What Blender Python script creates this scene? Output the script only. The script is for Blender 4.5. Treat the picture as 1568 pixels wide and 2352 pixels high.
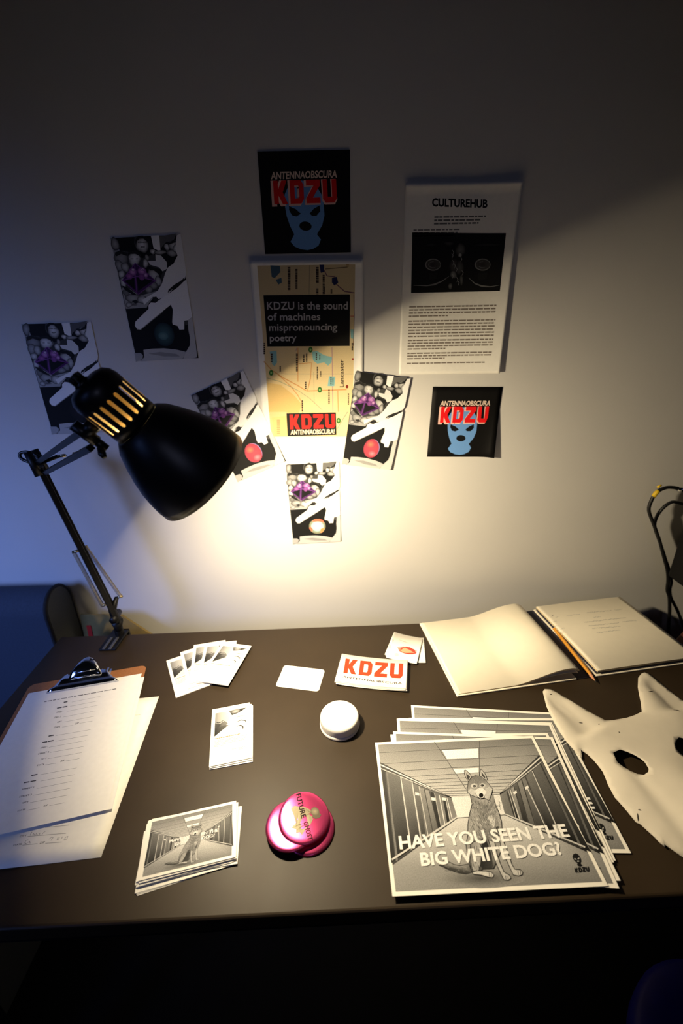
import bpy, bmesh, math, random
from mathutils import Vector, Matrix
from mathutils.geometry import delaunay_2d_cdt

for _o in list(bpy.data.objects):
    bpy.data.objects.remove(_o)
scene = bpy.context.scene
COL = scene.collection
random.seed(7)

# ------------------------------------------------------------------ camera
TZ = 0.74                       # desk top height above the floor
EYE = Vector((0.0, 0.0, TZ + 0.66))
FPX = 1000.0                    # focal length in pixels of the 1568 x 2352 frame
RC = Matrix(((0.9997, -0.0252, 0.0), (-0.0099, -0.3932, 0.9194), (-0.0232, -0.9191, -0.3933)))
WALL_Y = 0.97

cam_data = bpy.data.cameras.new('camera')
cam_data.sensor_fit = 'VERTICAL'
cam_data.sensor_height = 36.0
cam_data.sensor_width = 24.0
cam_data.lens = 36.0 * FPX / 2352.0
cam_data.clip_start = 0.01
cam_data.dof.use_dof = True
cam_data.dof.focus_distance = 0.74
cam_data.dof.aperture_fstop = 2.6
cam = bpy.data.objects.new('camera', cam_data)
COL.objects.link(cam)
cx, cy, cz = RC.col[0], -RC.col[1], -RC.col[2]
m = Matrix((cx, cy, cz)).transposed().to_4x4()
m.translation = EYE
cam.matrix_world = m
scene.camera = cam

# ------------------------------------------------------------------ world, room light, exposure
world = bpy.data.worlds.new('dark_room')
scene.world = world
world.use_nodes = True
world.node_tree.nodes['Background'].inputs[0].default_value = (0.55, 0.65, 1.0, 1)
world.node_tree.nodes['Background'].inputs[1].default_value = 0.003

def spot_lamp(name, loc, target, power, color, angle, blend, radius):
    d = bpy.data.lights.new(name, 'SPOT')
    d.energy, d.color, d.spot_size, d.spot_blend, d.shadow_soft_size = power, color, math.radians(angle), blend, radius
    o = bpy.data.objects.new(name, d)
    COL.objects.link(o)
    o.location = loc
    o.rotation_euler = (Vector(target) - Vector(loc)).to_track_quat('-Z', 'Y').to_euler()
    return o
# blue gelled room spot somewhere up on the left, aimed at the sofa and the left end of the desk
spot_lamp('blue_room_spot', (-1.70, -0.62, TZ + 0.82), (-0.92, 0.88, TZ + 0.0), 140.0, (0.22, 0.36, 1.0), 48, 1.0, 0.42)
# dim general room light far behind the photographer
spot_lamp('dim_room_light', (0.2, -1.7, TZ + 1.35), (-0.05, 0.97, TZ + 0.32), 8.0, (0.60, 0.64, 1.0), 48, 1.0, 0.25)
LAMP_STRENGTH = 2050.0
LAMP_COLOR = (1.0, 0.82, 0.53)

scene.view_settings.view_transform = 'Standard'
scene.view_settings.look = 'None'
scene.view_settings.gamma = 1.0
scene.view_settings.exposure = 0.0
scene.view_settings.use_curve_mapping = False

# ------------------------------------------------------------------ helpers: photograph -> place
def ray(px, py):
    return RC @ Vector(((px - 784.0) / FPX, (py - 1176.0) / FPX, 1.0))
def T(px, py, h=0.0):           # point on the horizontal plane h above the desk top
    r = ray(px, py)
    return EYE + r * ((TZ + h - EYE.z) / r.z)
def WP(px, py, off=0.0):        # point on the wall
    r = ray(px, py)
    return EYE + r * ((WALL_Y - off - EYE.y) / r.y)
def crop(ox, oy, s):
    return lambda x, y: (ox + x * s, oy + y * s)

# ------------------------------------------------------------------ helpers: materials
def lin(c):
    o = []
    for v in c[:3]:
        v = v / 255.0
        o.append(v / 12.92 if v <= 0.04045 else ((v + 0.055) / 1.055) ** 2.4)
    return o + [1.0]
MATS = {}
def mat(name, col, rough=0.5, metal=0.0, noise=0.0, nscale=40.0, bump=0.0, bscale=200.0, spec=0.5, coat=0.0, rvar=0.0):
    if name in MATS:
        return MATS[name]
    M = bpy.data.materials.new(name)
    M.use_nodes = True
    nt = M.node_tree
    b = nt.nodes['Principled BSDF']
    base = lin(col)
    b.inputs['Base Color'].default_value = base
    b.inputs['Roughness'].default_value = rough
    b.inputs['Metallic'].default_value = metal
    b.inputs['Specular IOR Level'].default_value = spec
    b.inputs['Coat Weight'].default_value = coat
    tc = nt.nodes.new('ShaderNodeTexCoord')
    n = nt.nodes.new('ShaderNodeTexNoise')
    n.inputs['Scale'].default_value = nscale
    n.inputs['Detail'].default_value = 5
    nt.links.new(tc.outputs['Object'], n.inputs['Vector'])
    r = nt.nodes.new('ShaderNodeValToRGB')
    k = noise
    r.color_ramp.elements[0].position = 0.3
    r.color_ramp.elements[1].position = 0.7
    r.color_ramp.elements[0].color = [max(0, c * (1 - k)) for c in base[:3]] + [1]
    r.color_ramp.elements[1].color = [min(1, c * (1 + k)) for c in base[:3]] + [1]
    nt.links.new(n.outputs['Fac'], r.inputs['Fac'])
    nt.links.new(r.outputs['Color'], b.inputs['Base Color'])
    if rvar:
        mr = nt.nodes.new('ShaderNodeMapRange')
        mr.inputs['To Min'].default_value = rough - rvar
        mr.inputs['To Max'].default_value = rough + rvar
        nt.links.new(n.outputs['Fac'], mr.inputs['Value'])
        nt.links.new(mr.outputs['Result'], b.inputs['Roughness'])
    if bump:
        n2 = nt.nodes.new('ShaderNodeTexNoise')
        n2.inputs['Scale'].default_value = bscale
        n2.inputs['Detail'].default_value = 4
        nt.links.new(tc.outputs['Object'], n2.inputs['Vector'])
        bp = nt.nodes.new('ShaderNodeBump')
        bp.inputs['Strength'].default_value = bump
        bp.inputs['Distance'].default_value = 0.001
        nt.links.new(n2.outputs['Fac'], bp.inputs['Height'])
        nt.links.new(bp.outputs['Normal'], b.inputs['Normal'])
    MATS[name] = M
    return M
def ink_mat(name, rough, noise=0.06, metal=0.0):
    M = bpy.data.materials.new(name)
    M.use_nodes = True
    nt = M.node_tree
    b = nt.nodes['Principled BSDF']
    b.inputs['Roughness'].default_value = rough
    b.inputs['Specular IOR Level'].default_value = 0.18
    b.inputs['Metallic'].default_value = metal
    a = nt.nodes.new('ShaderNodeAttribute')
    a.attribute_name = 'Col'
    tc = nt.nodes.new('ShaderNodeTexCoord')
    n = nt.nodes.new('ShaderNodeTexNoise')
    n.inputs['Scale'].default_value = 900
    nt.links.new(tc.outputs['Object'], n.inputs['Vector'])
    mr = nt.nodes.new('ShaderNodeMapRange')
    mr.inputs['From Min'].default_value = 0.25
    mr.inputs['From Max'].default_value = 0.75
    mr.inputs['To Min'].default_value = 1 - noise * 2
    mr.inputs['To Max'].default_value = 1 + noise
    nt.links.new(n.outputs['Fac'], mr.inputs['Value'])
    vm = nt.nodes.new('ShaderNodeVectorMath')
    vm.operation = 'SCALE'
    nt.links.new(a.outputs['Color'], vm.inputs[0])
    nt.links.new(mr.outputs['Result'], vm.inputs['Scale'])
    nt.links.new(vm.outputs['Vector'], b.inputs['Base Color'])
    return M
INK = ink_mat('printed_ink', 0.65)
INK_COARSE = ink_mat('printed_ink_grainy', 0.5, 0.16)
PAPER = mat('white_paper', (236, 234, 228), 0.6, noise=0.02, nscale=120, bump=0.05, bscale=900)
CARD = mat('white_card_stock', (238, 235, 228), 0.45, noise=0.015, nscale=90)
BLACK_PAPER = mat('black_printed_paper', (12, 11, 11), 0.65, noise=0.1, nscale=60, spec=0.15)
WALLM = mat('painted_wall', (205, 203, 200), 0.75, noise=0.03, nscale=3, bump=0.12, bscale=160)
FLOORM = mat('dark_floor', (12, 11, 12), 0.7, noise=0.25, nscale=8, spec=0.2)
DESKM = mat('black_desk_laminate', (47, 37, 25), 0.50, noise=0.10, nscale=14, bump=0.04, bscale=500, rvar=0.05, spec=0.28)
BLACK = mat('black_lacquer', (10, 11, 14), 0.38, noise=0.05)
BLACKSTEEL = mat('black_steel', (11, 11, 12), 0.45, noise=0.1, spec=0.35)
CREAM = mat('cream_enamel', (240, 236, 224), 0.5, noise=0.01)
BRASS = mat('warm_steel_spring', (190, 175, 140), 0.3, metal=1.0, noise=0.1, nscale=100)
CHROME = mat('polished_chrome', (205, 208, 215), 0.08, metal=1.0, noise=0.03)
HARDBOARD = mat('brown_hardboard', (150, 98, 56), 0.55, noise=0.14, nscale=300)
EDGEM = mat('dark_board_edge', (24, 16, 12), 0.7, noise=0.2)

# ------------------------------------------------------------------ helpers: meshes and objects
def tag(o, label=None, cat=None, group=None, kind=None):
    if label: o['label'] = label
    if cat: o['category'] = cat
    if group: o['group'] = group
    if kind: o['kind'] = kind
    return o
def link(o, parent=None):
    COL.objects.link(o)
    if parent is not None:
        o.parent = parent
    return o
def empty(name, loc=(0, 0, 0), rot=(0, 0, 0)):
    o = bpy.data.objects.new(name, None)
    o.location, o.rotation_euler = loc, rot
    o.empty_display_size = 0.02
    return link(o)
def mk(name, verts, faces, material, parent=None, smooth=False):
    me = bpy.data.meshes.new(name)
    me.from_pydata([tuple(v) for v in verts], [], faces)
    me.validate()
    for mm in (material if isinstance(material, (list, tuple)) else [material]):
        me.materials.append(mm)
    if smooth:
        me.polygons.foreach_set('use_smooth', [True] * len(me.polygons))
    return link(bpy.data.objects.new(name, me), parent)
def mkbm(name, bm, material, parent=None, smooth=False, recalc=True):
    if recalc:
        bmesh.ops.recalc_face_normals(bm, faces=bm.faces)
    me = bpy.data.meshes.new(name)
    bm.to_mesh(me)
    bm.free()
    for mm in (material if isinstance(material, (list, tuple)) else [material]):
        me.materials.append(mm)
    if smooth:
        me.polygons.foreach_set('use_smooth', [True] * len(me.polygons))
    return link(bpy.data.objects.new(name, me), parent)
def add_box(bm, lo, hi, bevel=0.0, mtx=None, seg=2):
    c = [(a + b) / 2 for a, b in zip(lo, hi)]
    s = [abs(b - a) for a, b in zip(lo, hi)]
    r = bmesh.ops.create_cube(bm, size=1.0)
    vs = r['verts']
    for v in vs:
        v.co = Vector((v.co.x * s[0] + c[0], v.co.y * s[1] + c[1], v.co.z * s[2] + c[2]))
    if bevel:
        es = list({e for v in vs for e in v.link_edges})
        rr = bmesh.ops.bevel(bm, geom=es, offset=bevel, segments=seg, affect='EDGES', profile=0.5)
        vs = list({v for f in rr['faces'] for v in f.verts} | {v for v in vs if v.is_valid})
    if mtx is not None:
        for v in vs:
            v.co = mtx @ v.co
    return vs
def add_tube(bm, pts, rad, n=8, cap=True):
    pts = [Vector(p) for p in pts]
    rads = rad if isinstance(rad, (list, tuple)) else [rad] * len(pts)
    rings = []
    up = None
    for i, p in enumerate(pts):
        t = (pts[min(i + 1, len(pts) - 1)] - pts[max(i - 1, 0)])
        t.normalize()
        if up is None:
            up = t.orthogonal().normalized()
        up = (up - t * up.dot(t))
        up.normalize()
        b = t.cross(up)
        rings.append([bm.verts.new(p + (up * math.cos(2 * math.pi * k / n) + b * math.sin(2 * math.pi * k / n)) * rads[i]) for k in range(n)])
    for a, c in zip(rings, rings[1:]):
        for k in range(n):
            bm.faces.new((a[k], a[(k + 1) % n], c[(k + 1) % n], c[k]))
    if cap:
        bm.faces.new(rings[0][::-1])
        bm.faces.new(rings[-1])
def smooth_path(pts, n=6):
    P = [Vector(p) for p in pts]
    out = []
    for i in range(len(P) - 1):
        p0, p1, p2, p3 = P[max(i - 1, 0)], P[i], P[i + 1], P[min(i + 2, len(P) - 1)]
        for k in range(n):
            t = k / n
            out.append(0.5 * ((2 * p1) + (p2 - p0) * t + (2 * p0 - 5 * p1 + 4 * p2 - p3) * t * t + (3 * p1 - p0 - 3 * p2 + p3) * t ** 3))
    out.append(P[-1])
    return out
def add_lathe(bm, prof, n=32, mtx=None):
    rings = []
    for r, z in prof:
        if r < 1e-6:
            co = Vector((0, 0, z))
            rings.append([bm.verts.new(mtx @ co if mtx else co)])
        else:
            ring = []
            for k in range(n):
                co = Vector((r * math.cos(2 * math.pi * k / n), r * math.sin(2 * math.pi * k / n), z))
                ring.append(bm.verts.new(mtx @ co if mtx else co))
            rings.append(ring)
    for a, c in zip(rings, rings[1:]):
        for k in range(n):
            k2 = (k + 1) % n
            if len(a) == 1 and len(c) == 1:
                continue
            if len(a) == 1:
                bm.faces.new((a[0], c[k2], c[k]))
            elif len(c) == 1:
                bm.faces.new((a[k], a[k2], c[0]))
            else:
                bm.faces.new((a[k], a[k2], c[k2], c[k]))
def frame_mtx(o, ux, uy, n):
    M4 = Matrix((ux, uy, n)).transposed().to_4x4()
    M4.translation = o
    return M4
def axis_mtx(o, z):
    z = Vector(z).normalized()
    x = z.orthogonal().normalized()
    return frame_mtx(Vector(o), x, z.cross(x), z)

class Frame:
    """a rectangle in the place: centre, unit axes, width, height"""
    def __init__(s, o, ux, uy, n, w, h):
        s.o, s.ux, s.uy, s.n, s.w, s.h = o, ux, uy, n, w, h
    def mtx(s):
        return frame_mtx(s.o, s.ux, s.uy, s.n)
    def loc(s, px, py):
        r = ray(px, py)
        p = EYE + r * ((s.o - EYE).dot(s.n) / r.dot(s.n))
        d = p - s.o
        return (d.dot(s.ux), d.dot(s.uy))
def frame4(pts3, n, w=None, h=None):
    tl, tr, br = pts3[:3]
    bl = pts3[3] if len(pts3) > 3 else tl + br - tr
    ux = (tr - tl) + (br - bl)
    ux = (ux - n * ux.dot(n)).normalized()
    uv = (tl - bl) + (tr - br)
    uv = (uv - n * uv.dot(n)).normalized()
    # share the skew between both axes
    uy = n.cross(ux)
    e = (uv + uy).normalized()
    uy = e
    ux = uy.cross(n).normalized()
    w = w or ((tr - tl).length + (br - bl).length) / 2
    h = h or ((tl - bl).length + (tr - br).length) / 2
    return Frame((tl + tr + br + bl) / 4, ux, uy, n, w, h)
UP = Vector((0, 0, 1))
def tframe(q, h, w=None, hh=None):
    return frame4([T(p[0], p[1], h) for p in q], UP, w, hh)
def wframe(q, off=0.0006, w=None, hh=None):
    return frame4([WP(p[0], p[1], off) for p in q], Vector((0, -1, 0)), w, hh)
def frame2(pa, pb, ca, cb, w, h, z):
    """rectangle of known size from two corners on the desk; ca, cb = (u, v) in -0.5..0.5"""
    A, B = T(pa[0], pa[1], z), T(pb[0], pb[1], z)
    la, lb = Vector((ca[0] * w, ca[1] * h)), Vector((cb[0] * w, cb[1] * h))
    dw, dl = (B - A).xy, lb - la
    a = math.atan2(dw.y, dw.x) - math.atan2(dl.y, dl.x)
    ux, uy = Vector((math.cos(a), math.sin(a), 0)), Vector((-math.sin(a), math.cos(a), 0))
    mid = (A + B) / 2
    ml = (la + lb) / 2
    return Frame(mid - ux * ml.x - uy * ml.y, ux, uy, UP, w, h)

def rounded(w, h, r, n=5):
    if r <= 0:
        return [(-w / 2, -h / 2), (w / 2, -h / 2), (w / 2, h / 2), (-w / 2, h / 2)]
    out = []
    for cx_, cy_, a0 in ((w / 2 - r, -h / 2 + r, -90), (w / 2 - r, h / 2 - r, 0), (-w / 2 + r, h / 2 - r, 90), (-w / 2 + r, -h / 2 + r, 180)):
        for k in range(n + 1):
            a = math.radians(a0 + 90 * k / n)
            out.append((cx_ + r * math.cos(a), cy_ + r * math.sin(a)))
    return out
def slab_mesh(name, outline, t, material, edge=None):
    n = len(outline)
    v = [(x, y, 0) for x, y in outline] + [(x, y, -t) for x, y in outline]
    f = [list(range(n)), list(range(2 * n - 1, n - 1, -1))] + [(i, n + i, n + (i + 1) % n, (i + 1) % n) for i in range(n)]
    f[2:] = [tuple(reversed(q)) if False else q for q in f[2:]]
    me = bpy.data.meshes.new(name)
    me.from_pydata(v, [], f)
    me.materials.append(material)
    if edge:
        me.materials.append(edge)
        for p in me.polygons[2:]:
            p.material_index = 1
    bm = bmesh.new(); bm.from_mesh(me); bmesh.ops.recalc_face_normals(bm, faces=bm.faces); bm.to_mesh(me); bm.free()
    return me
def sheet(name, fr, t, material, label, cat, bend=None, nx=1, ny=1, r=0.0, group=None, parent=None, me=None):
    """a flat or gently bent sheet; its printed face is local z = 0"""
    if me is None:
        if bend is None:
            me = slab_mesh(name, rounded(fr.w, fr.h, r), t, material)
        else:
            vs, fs = [], []
            for s in (0, 1):
                for j in range(ny + 1):
                    for i in range(nx + 1):
                        x, y = fr.w * (i / nx - 0.5), fr.h * (j / ny - 0.5)
                        vs.append((x, y, bend(x, y) - s * t))
            W_ = nx + 1
            N = W_ * (ny + 1)
            for j in range(ny):
                for i in range(nx):
                    a = j * W_ + i
                    fs.append((a, a + 1, a + 1 + W_, a + W_))
                    fs.append((N + a, N + a + W_, N + a + 1 + W_, N + a + 1))
            rim = [j for j in range(nx)] + [nx + W_ * j for j in range(ny)] + [W_ * ny + nx - i for i in range(nx)] + [W_ * (ny - j) for j in range(ny)]
            for a, b in zip(rim, rim[1:] + rim[:1]):
                fs.append((a, N + a, N + b, b))
            me = bpy.data.meshes.new(name)
            me.from_pydata(vs, [], fs)
            me.materials.append(material)
            me.polygons.foreach_set('use_smooth', [i < 2 * nx * ny for i in range(len(me.polygons))])
    o = bpy.data.objects.new(name, me)
    link(o, parent)
    o.matrix_world = fr.mtx()
    tag(o, label, cat, group)
    return o

# ------------------------------------------------------------------ helpers: flat print
TXT = {}
def text_shape(s, bold):
    key = (s, bold)
    if key not in TXT:
        cu = bpy.data.curves.new('lettering', 'FONT')
        cu.body, cu.size, cu.offset, cu.resolution_u = s, 1.0, bold, 3
        o = bpy.data.objects.new('lettering', cu)
        COL.objects.link(o)
        dg = bpy.context.evaluated_depsgraph_get()
        e = o.evaluated_get(dg)
        me = e.to_mesh()
        TXT[key] = ([(v.co.x, v.co.y) for v in me.vertices], [tuple(p.vertices) for p in me.polygons])
        e.to_mesh_clear()
        bpy.data.objects.remove(o)
        bpy.data.curves.remove(cu)
    return TXT[key]
GLYPH = {
    'K': [[(0, 0), (.34, 0), (.34, 1), (0, 1)], [(.34, .62), (.34, .36), (.62, 0), (1, 0), (.66, .5), (.98, 1), (.60, 1)]],
    'D': [[(0, 0), (.34, 0), (.34, 1), (0, 1)], [(.34, .77), (.6, .77), (.66, .7), (1, .8), (.8, 1), (.34, 1)], [(.66, .7), (.66, .3), (1, .2), (1, .8)], [(.34, 0), (.8, 0), (1, .2), (.66, .3), (.6, .23), (.34, .23)]],
    'Z': [[(0, 0), (1, 0), (1, .24), (0, .24)], [(0, .76), (1, .76), (1, 1), (0, 1)], [(0, .24), (.46, .24), (1, .76), (.54, .76)]],
    'U': [[(0, .18), (.18, 0), (.82, 0), (1, .18), (1, .26), (0, .26)], [(0, .26), (.34, .26), (.34, 1), (0, 1)], [(.66, .26), (1, .26), (1, 1), (.66, 1)]],
}
class Art:
    """vector print: flat coloured shapes laid in layers on a sheet"""
    def __init__(s, fr, bend=None):
        s.fr, s.bend, s.v, s.f, s.c, s.k = fr, bend, [], [], [], 0
    def up(s):
        s.k += 1
        return s
    def _add(s, pts, faces, cols):
        b = len(s.v)
        z = 0.00005 + s.k * 0.000025
        s.v += [(p[0], p[1], z) for p in pts]
        s.c += [lin(c) for c in cols]
        s.f += [tuple(b + i for i in f) for f in faces]
    def local(s, pts, cv=None):
        return [s.fr.loc(*(cv(*p) if cv else p)) for p in pts]
    def uv(s, u, v):            # 0..1 from the top left corner
        return ((u - 0.5) * s.fr.w, (0.5 - v) * s.fr.h)
    def lpoly(s, pts, col):
        cols = col if isinstance(col, list) else [col] * len(pts)
        s._add(pts, [tuple(range(len(pts)))], cols)
        return s
    def poly(s, pts, col, cv=None):
        return s.lpoly(s.local(pts, cv), col)
    def grid4(s, q, col, cv=None, n=12):      # a quadrilateral cut fine enough to follow a bent sheet
        a, b, c, d = [Vector(p) for p in s.local(q, cv)]
        P = [tuple(a.lerp(b, i / n).lerp(d.lerp(c, i / n), j / n)) for j in range(n + 1) for i in range(n + 1)]
        s._add(P, [(j * (n + 1) + i, j * (n + 1) + i + 1, (j + 1) * (n + 1) + i + 1, (j + 1) * (n + 1) + i) for j in range(n) for i in range(n)], [col] * len(P))
        return s
    def upoly(s, pts, col):
        return s.lpoly([s.uv(*p) for p in pts], col)
    def urect(s, u0, v0, u1, v1, col):
        return s.upoly([(u0, v1), (u1, v1), (u1, v0), (u0, v0)], col)
    def lline(s, P, w, col, taper=False):
        P = [Vector(p) for p in P]
        L, R = [], []
        for i, p in enumerate(P):
            t = P[min(i + 1, len(P) - 1)] - P[max(i - 1, 0)]
            if t.length < 1e-9:
                t = Vector((1, 0))
            t.normalize()
            ww = w / 2 * (1 - 0.75 * abs(2 * i / max(1, len(P) - 1) - 1) if taper else 1)
            n = Vector((-t.y, t.x)) * ww
            L.append(p + n); R.append(p - n)
        n = len(P)
        s._add([tuple(p) for p in L + R], [(n + i, n + i + 1, i + 1, i) for i in range(n - 1)], [col] * (2 * n))
        return s
    def line(s, pts, w, col, cv=None, taper=False):
        return s.lline(s.local(pts, cv), w, col, taper)
    def outline(s, pts, w, col, cv=None):
        return s.line(list(pts) + [pts[0]], w, col, cv)
    def lell(s, c, rx, ry, col, rot=0.0, edge=None, n=20):
        ca, sa = math.cos(rot), math.sin(rot)
        P = [(c[0], c[1])]
        for k in range(n):
            a = 2 * math.pi * k / n
            x, y = rx * math.cos(a), ry * math.sin(a)
            P.append((c[0] + x * ca - y * sa, c[1] + x * sa + y * ca))
        s._add(P, [(0, 1 + k, 1 + (k + 1) % n) for k in range(n)], [col] + [edge or col] * n)
        return s
    def blob(s, c, rx, ry, col, cv=None, edge=None, n=22):
        """an irregular soft patch"""
        ph = [random.uniform(0, 6.28) for _ in range(3)]
        P = [c]
        for k in range(n):
            a = 2 * math.pi * k / n
            f = 1 + 0.09 * math.sin(2 * a + ph[0]) + 0.06 * math.sin(3 * a + ph[1]) + 0.03 * math.sin(5 * a + ph[2])
            P.append((c[0] + rx * f * math.cos(a), c[1] - ry * f * math.sin(a)))
        P += [((p[0] - c[0]) * 0.62 + c[0], (p[1] - c[1]) * 0.62 + c[1]) for p in P[1:]]
        mid = tuple(int(0.72 * x + 0.28 * y) for x, y in zip(col, edge or col))
        F = [(0, 1 + n + k, 1 + n + (k + 1) % n) for k in range(n)] + [(1 + n + k, 1 + k, 1 + (k + 1) % n, 1 + n + (k + 1) % n) for k in range(n)]
        s._add(s.local(P, cv), F, [col] + [edge or col] * n + [mid] * n)
        return s
    def ell(s, c, rx, ry, col, cv=None, edge=None, n=20):
        """centre and radii in photo pixels"""
        P = [c] + [(c[0] + rx * math.cos(2 * math.pi * k / n), c[1] - ry * math.sin(2 * math.pi * k / n)) for k in range(n)]
        s._add(s.local(P, cv), [(0, 1 + k, 1 + (k + 1) % n) for k in range(n)], [col] + [edge or col] * n)
        return s
    def ltext(s, txt, p0, p1, p2, col, bold=0.0):
        """p0 baseline start, p1 baseline end, p2 cap top above p0 (local)"""
        V, F = text_shape(txt, bold)
        x0, x1 = min(v[0] for v in V), max(v[0] for v in V)
        H = 0.69
        p0, p1, p2 = Vector(p0), Vector(p1), Vector(p2)
        P = []
        for x, y in V:
            q = p0 + (p1 - p0) * ((x - x0) / (x1 - x0)) + (p2 - p0) * (y / H)
            P.append(tuple(q))
        s._add(P, F, [col] * len(P))
        return s
    def text(s, txt, p0, p1, p2, col, cv=None, bold=0.0):
        a = s.local([p0, p1, p2], cv)
        return s.ltext(txt, a[0], a[1], a[2], col, bold)
    def utext(s, txt, u0, u1, vb, vt, col, bold=0.0):
        return s.ltext(txt, s.uv(u0, vb), s.uv(u1, vb), s.uv(u0, vt), col, bold)
    def kdzu(s, bl, br, tr, tl, col, cv=None, grow=0.0, local=False):
        q = [Vector(p) for p in ((bl, br, tr, tl) if local else s.local([bl, br, tr, tl], cv))]
        for i, ch in enumerate('KDZU'):
            for piece in GLYPH[ch]:
                P = []
                for x, y in piece:
                    u = (i * 1.19 + x) / 4.57
                    a = q[0].lerp(q[1], u).lerp(q[3].lerp(q[2], u), y)
                    P.append((a.x, a.y))
                if grow:
                    c = Vector((sum(p[0] for p in P) / len(P), sum(p[1] for p in P) / len(P)))
                    P = [tuple(Vector(p) + (Vector(p) - c).normalized() * grow) for p in P]
                s.lpoly(P, col)
        return s
    def words(s, u0, u1, v, h, col, last=None):
        """a row of unreadably small printed words"""
        x = u0
        while x < (last or u1) - 0.01:
            w = min(random.uniform(0.02, 0.07), (last or u1) - x)
            s.urect(x, v - h / 2, x + w, v + h / 2, col)
            x += w + 0.008
        return s
    def scatter_words(s, u0, u1, v0, v1, n, h, col, last=0.7):
        for i in range(n):
            vv = v0 + (v1 - v0) * (i / max(1, n - 1))
            s.words(u0, u1, vv, h, col, None if i < n - 1 else u0 + (u1 - u0) * last)
        return s
    def mesh(s, name='print', material=None, sx=1.0, sy=1.0):
        V = []
        for x, y, z in s.v:
            V.append((x * sx, y * sy, z + (s.bend(x, y) if s.bend else 0)))
        me = bpy.data.meshes.new(name)
        me.from_pydata(V, [], s.f)
        me.materials.append(material or INK)
        at = me.color_attributes.new('Col', 'FLOAT_COLOR', 'POINT')
        at.data.foreach_set('color', [x for c in s.c for x in c])
        # every shape faces up
        bm = bmesh.new(); bm.from_mesh(me); bm.faces.ensure_lookup_table(); bm.normal_update()
        fl = [f for f in bm.faces if f.normal.z < 0]
        bmesh.ops.reverse_faces(bm, faces=fl)
        bm.to_mesh(me); bm.free()
        return me
    def build(s, parent, name='print', material=None, sx=1.0, sy=1.0):
        o = bpy.data.objects.new(name, s.mesh(name, material, sx, sy))
        o.parent = parent
        COL.objects.link(o)
        return o
def put(me, parent, name='print'):
    o = bpy.data.objects.new(name, me)
    o.parent = parent
    COL.objects.link(o)
    return o
G = lambda v: (v, v, v)

# ================================================================== THE SETTING
bm = bmesh.new()
add_box(bm, (-2.6, WALL_Y, 0), (2.6, WALL_Y + 0.12, 2.7))
tag(mkbm('wall_back', bm, WALLM), 'off-white painted wall behind the desk', None, kind='structure')
bm = bmesh.new()
add_box(bm, (-2.6, -2.6, -0.05), (2.6, WALL_Y, 0.0))
tag(mkbm('floor', bm, FLOORM), 'dark floor under the desk', None, kind='structure')

# ================================================================== DESK
desk = empty('desk', (0.04, 0.56, 0), (0, 0, math.radians(1.17)))
tag(desk, 'long matte black desk carrying the lamp and the prints', 'desk')
DX0, DX1, DY0, DY1 = -0.705, 0.695, -0.262, 0.2915
bm = bmesh.new()
add_box(bm, (DX0, DY0, TZ - 0.028), (DX1, DY1, TZ), 0.004, seg=3)
mkbm('desktop', bm, DESKM, desk)
for sx in (DX0 + 0.04, DX1 - 0.04):
    for sy in (DY0 + 0.05, DY1 - 0.05):
        bm = bmesh.new()
        add_box(bm, (sx - 0.022, sy - 0.022, 0.0), (sx + 0.022, sy + 0.022, TZ - 0.028), 0.003)
        mkbm('leg', bm, BLACKSTEEL, desk)
bm = bmesh.new()
add_box(bm, (DX0 + 0.06, DY0 + 0.03, TZ - 0.10), (DX1 - 0.06, DY0 + 0.05, TZ - 0.028), 0.002)
mkbm('front_rail', bm, BLACKSTEEL, desk)
bm = bmesh.new()
add_box(bm, (DX0 + 0.06, DY1 - 0.05, TZ - 0.10), (DX1 - 0.06, DY1 - 0.03, TZ - 0.028), 0.002)
mkbm('back_rail', bm, BLACKSTEEL, desk)

# ================================================================== SOFA at the left
SOFA = mat('blue_grey_upholstery', (52, 62, 78), 0.85, noise=0.12, nscale=250, bump=0.25, bscale=700)
SOFA_SIDE = mat('grey_side_upholstery', (70, 72, 68), 0.85, noise=0.12, nscale=250, bump=0.25, bscale=700)
PIPING = mat('dark_piping', (18, 19, 24), 0.8, noise=0.1)
sofa = empty('sofa', (-0.70, 0.86, 0))
tag(sofa, 'blue-grey upholstered sofa with a rounded back, left of the desk', 'sofa')
def arch(y0, y1, z0, z1, n=14):
    r = (y1 - y0) / 2
    P = [(y0, z0)]
    for k in range(n + 1):
        a = math.pi - math.pi * k / n
        P.append(((y0 + y1) / 2 + r * math.cos(a), z1 - r * 1.1 + r * 1.1 * math.sin(a)))
    P.append((y1, z0))
    return P
prof = arch(0.0, 0.098, 0.25, TZ + 0.089)
n = len(prof)
mk('backrest', [(-1.6, y, z) for y, z in prof] + [(-0.012, y, z) for y, z in prof], [(i, i + 1, n + i + 1, n + i) for i in range(n - 1)] + [list(range(n))], SOFA, sofa, True)
mk('side_panel', [(-0.012, y, z) for y, z in prof] + [(-0.004, y + (0.049 - y) * 0.08, z - 0.003) for y, z in prof], [(i, i + 1, n + i + 1, n + i) for i in range(n - 1)] + [list(range(n, 2 * n))], SOFA_SIDE, sofa)
bm = bmesh.new()
add_tube(bm, [(-0.008, y, z) for y, z in prof], 0.0045, 8)
mkbm('piping', bm, PIPING, sofa, True)
bm = bmesh.new()
add_box(bm, (-1.6, -0.62, 0.24), (-0.06, -0.005, 0.43), 0.04, seg=4)
mkbm('seat', bm, SOFA, sofa, True)
bm = bmesh.new()
add_box(bm, (-1.58, -0.58, 0.06), (-0.04, 0.09, 0.25), 0.01)
mkbm('base', bm, SOFA_SIDE, sofa)
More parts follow.
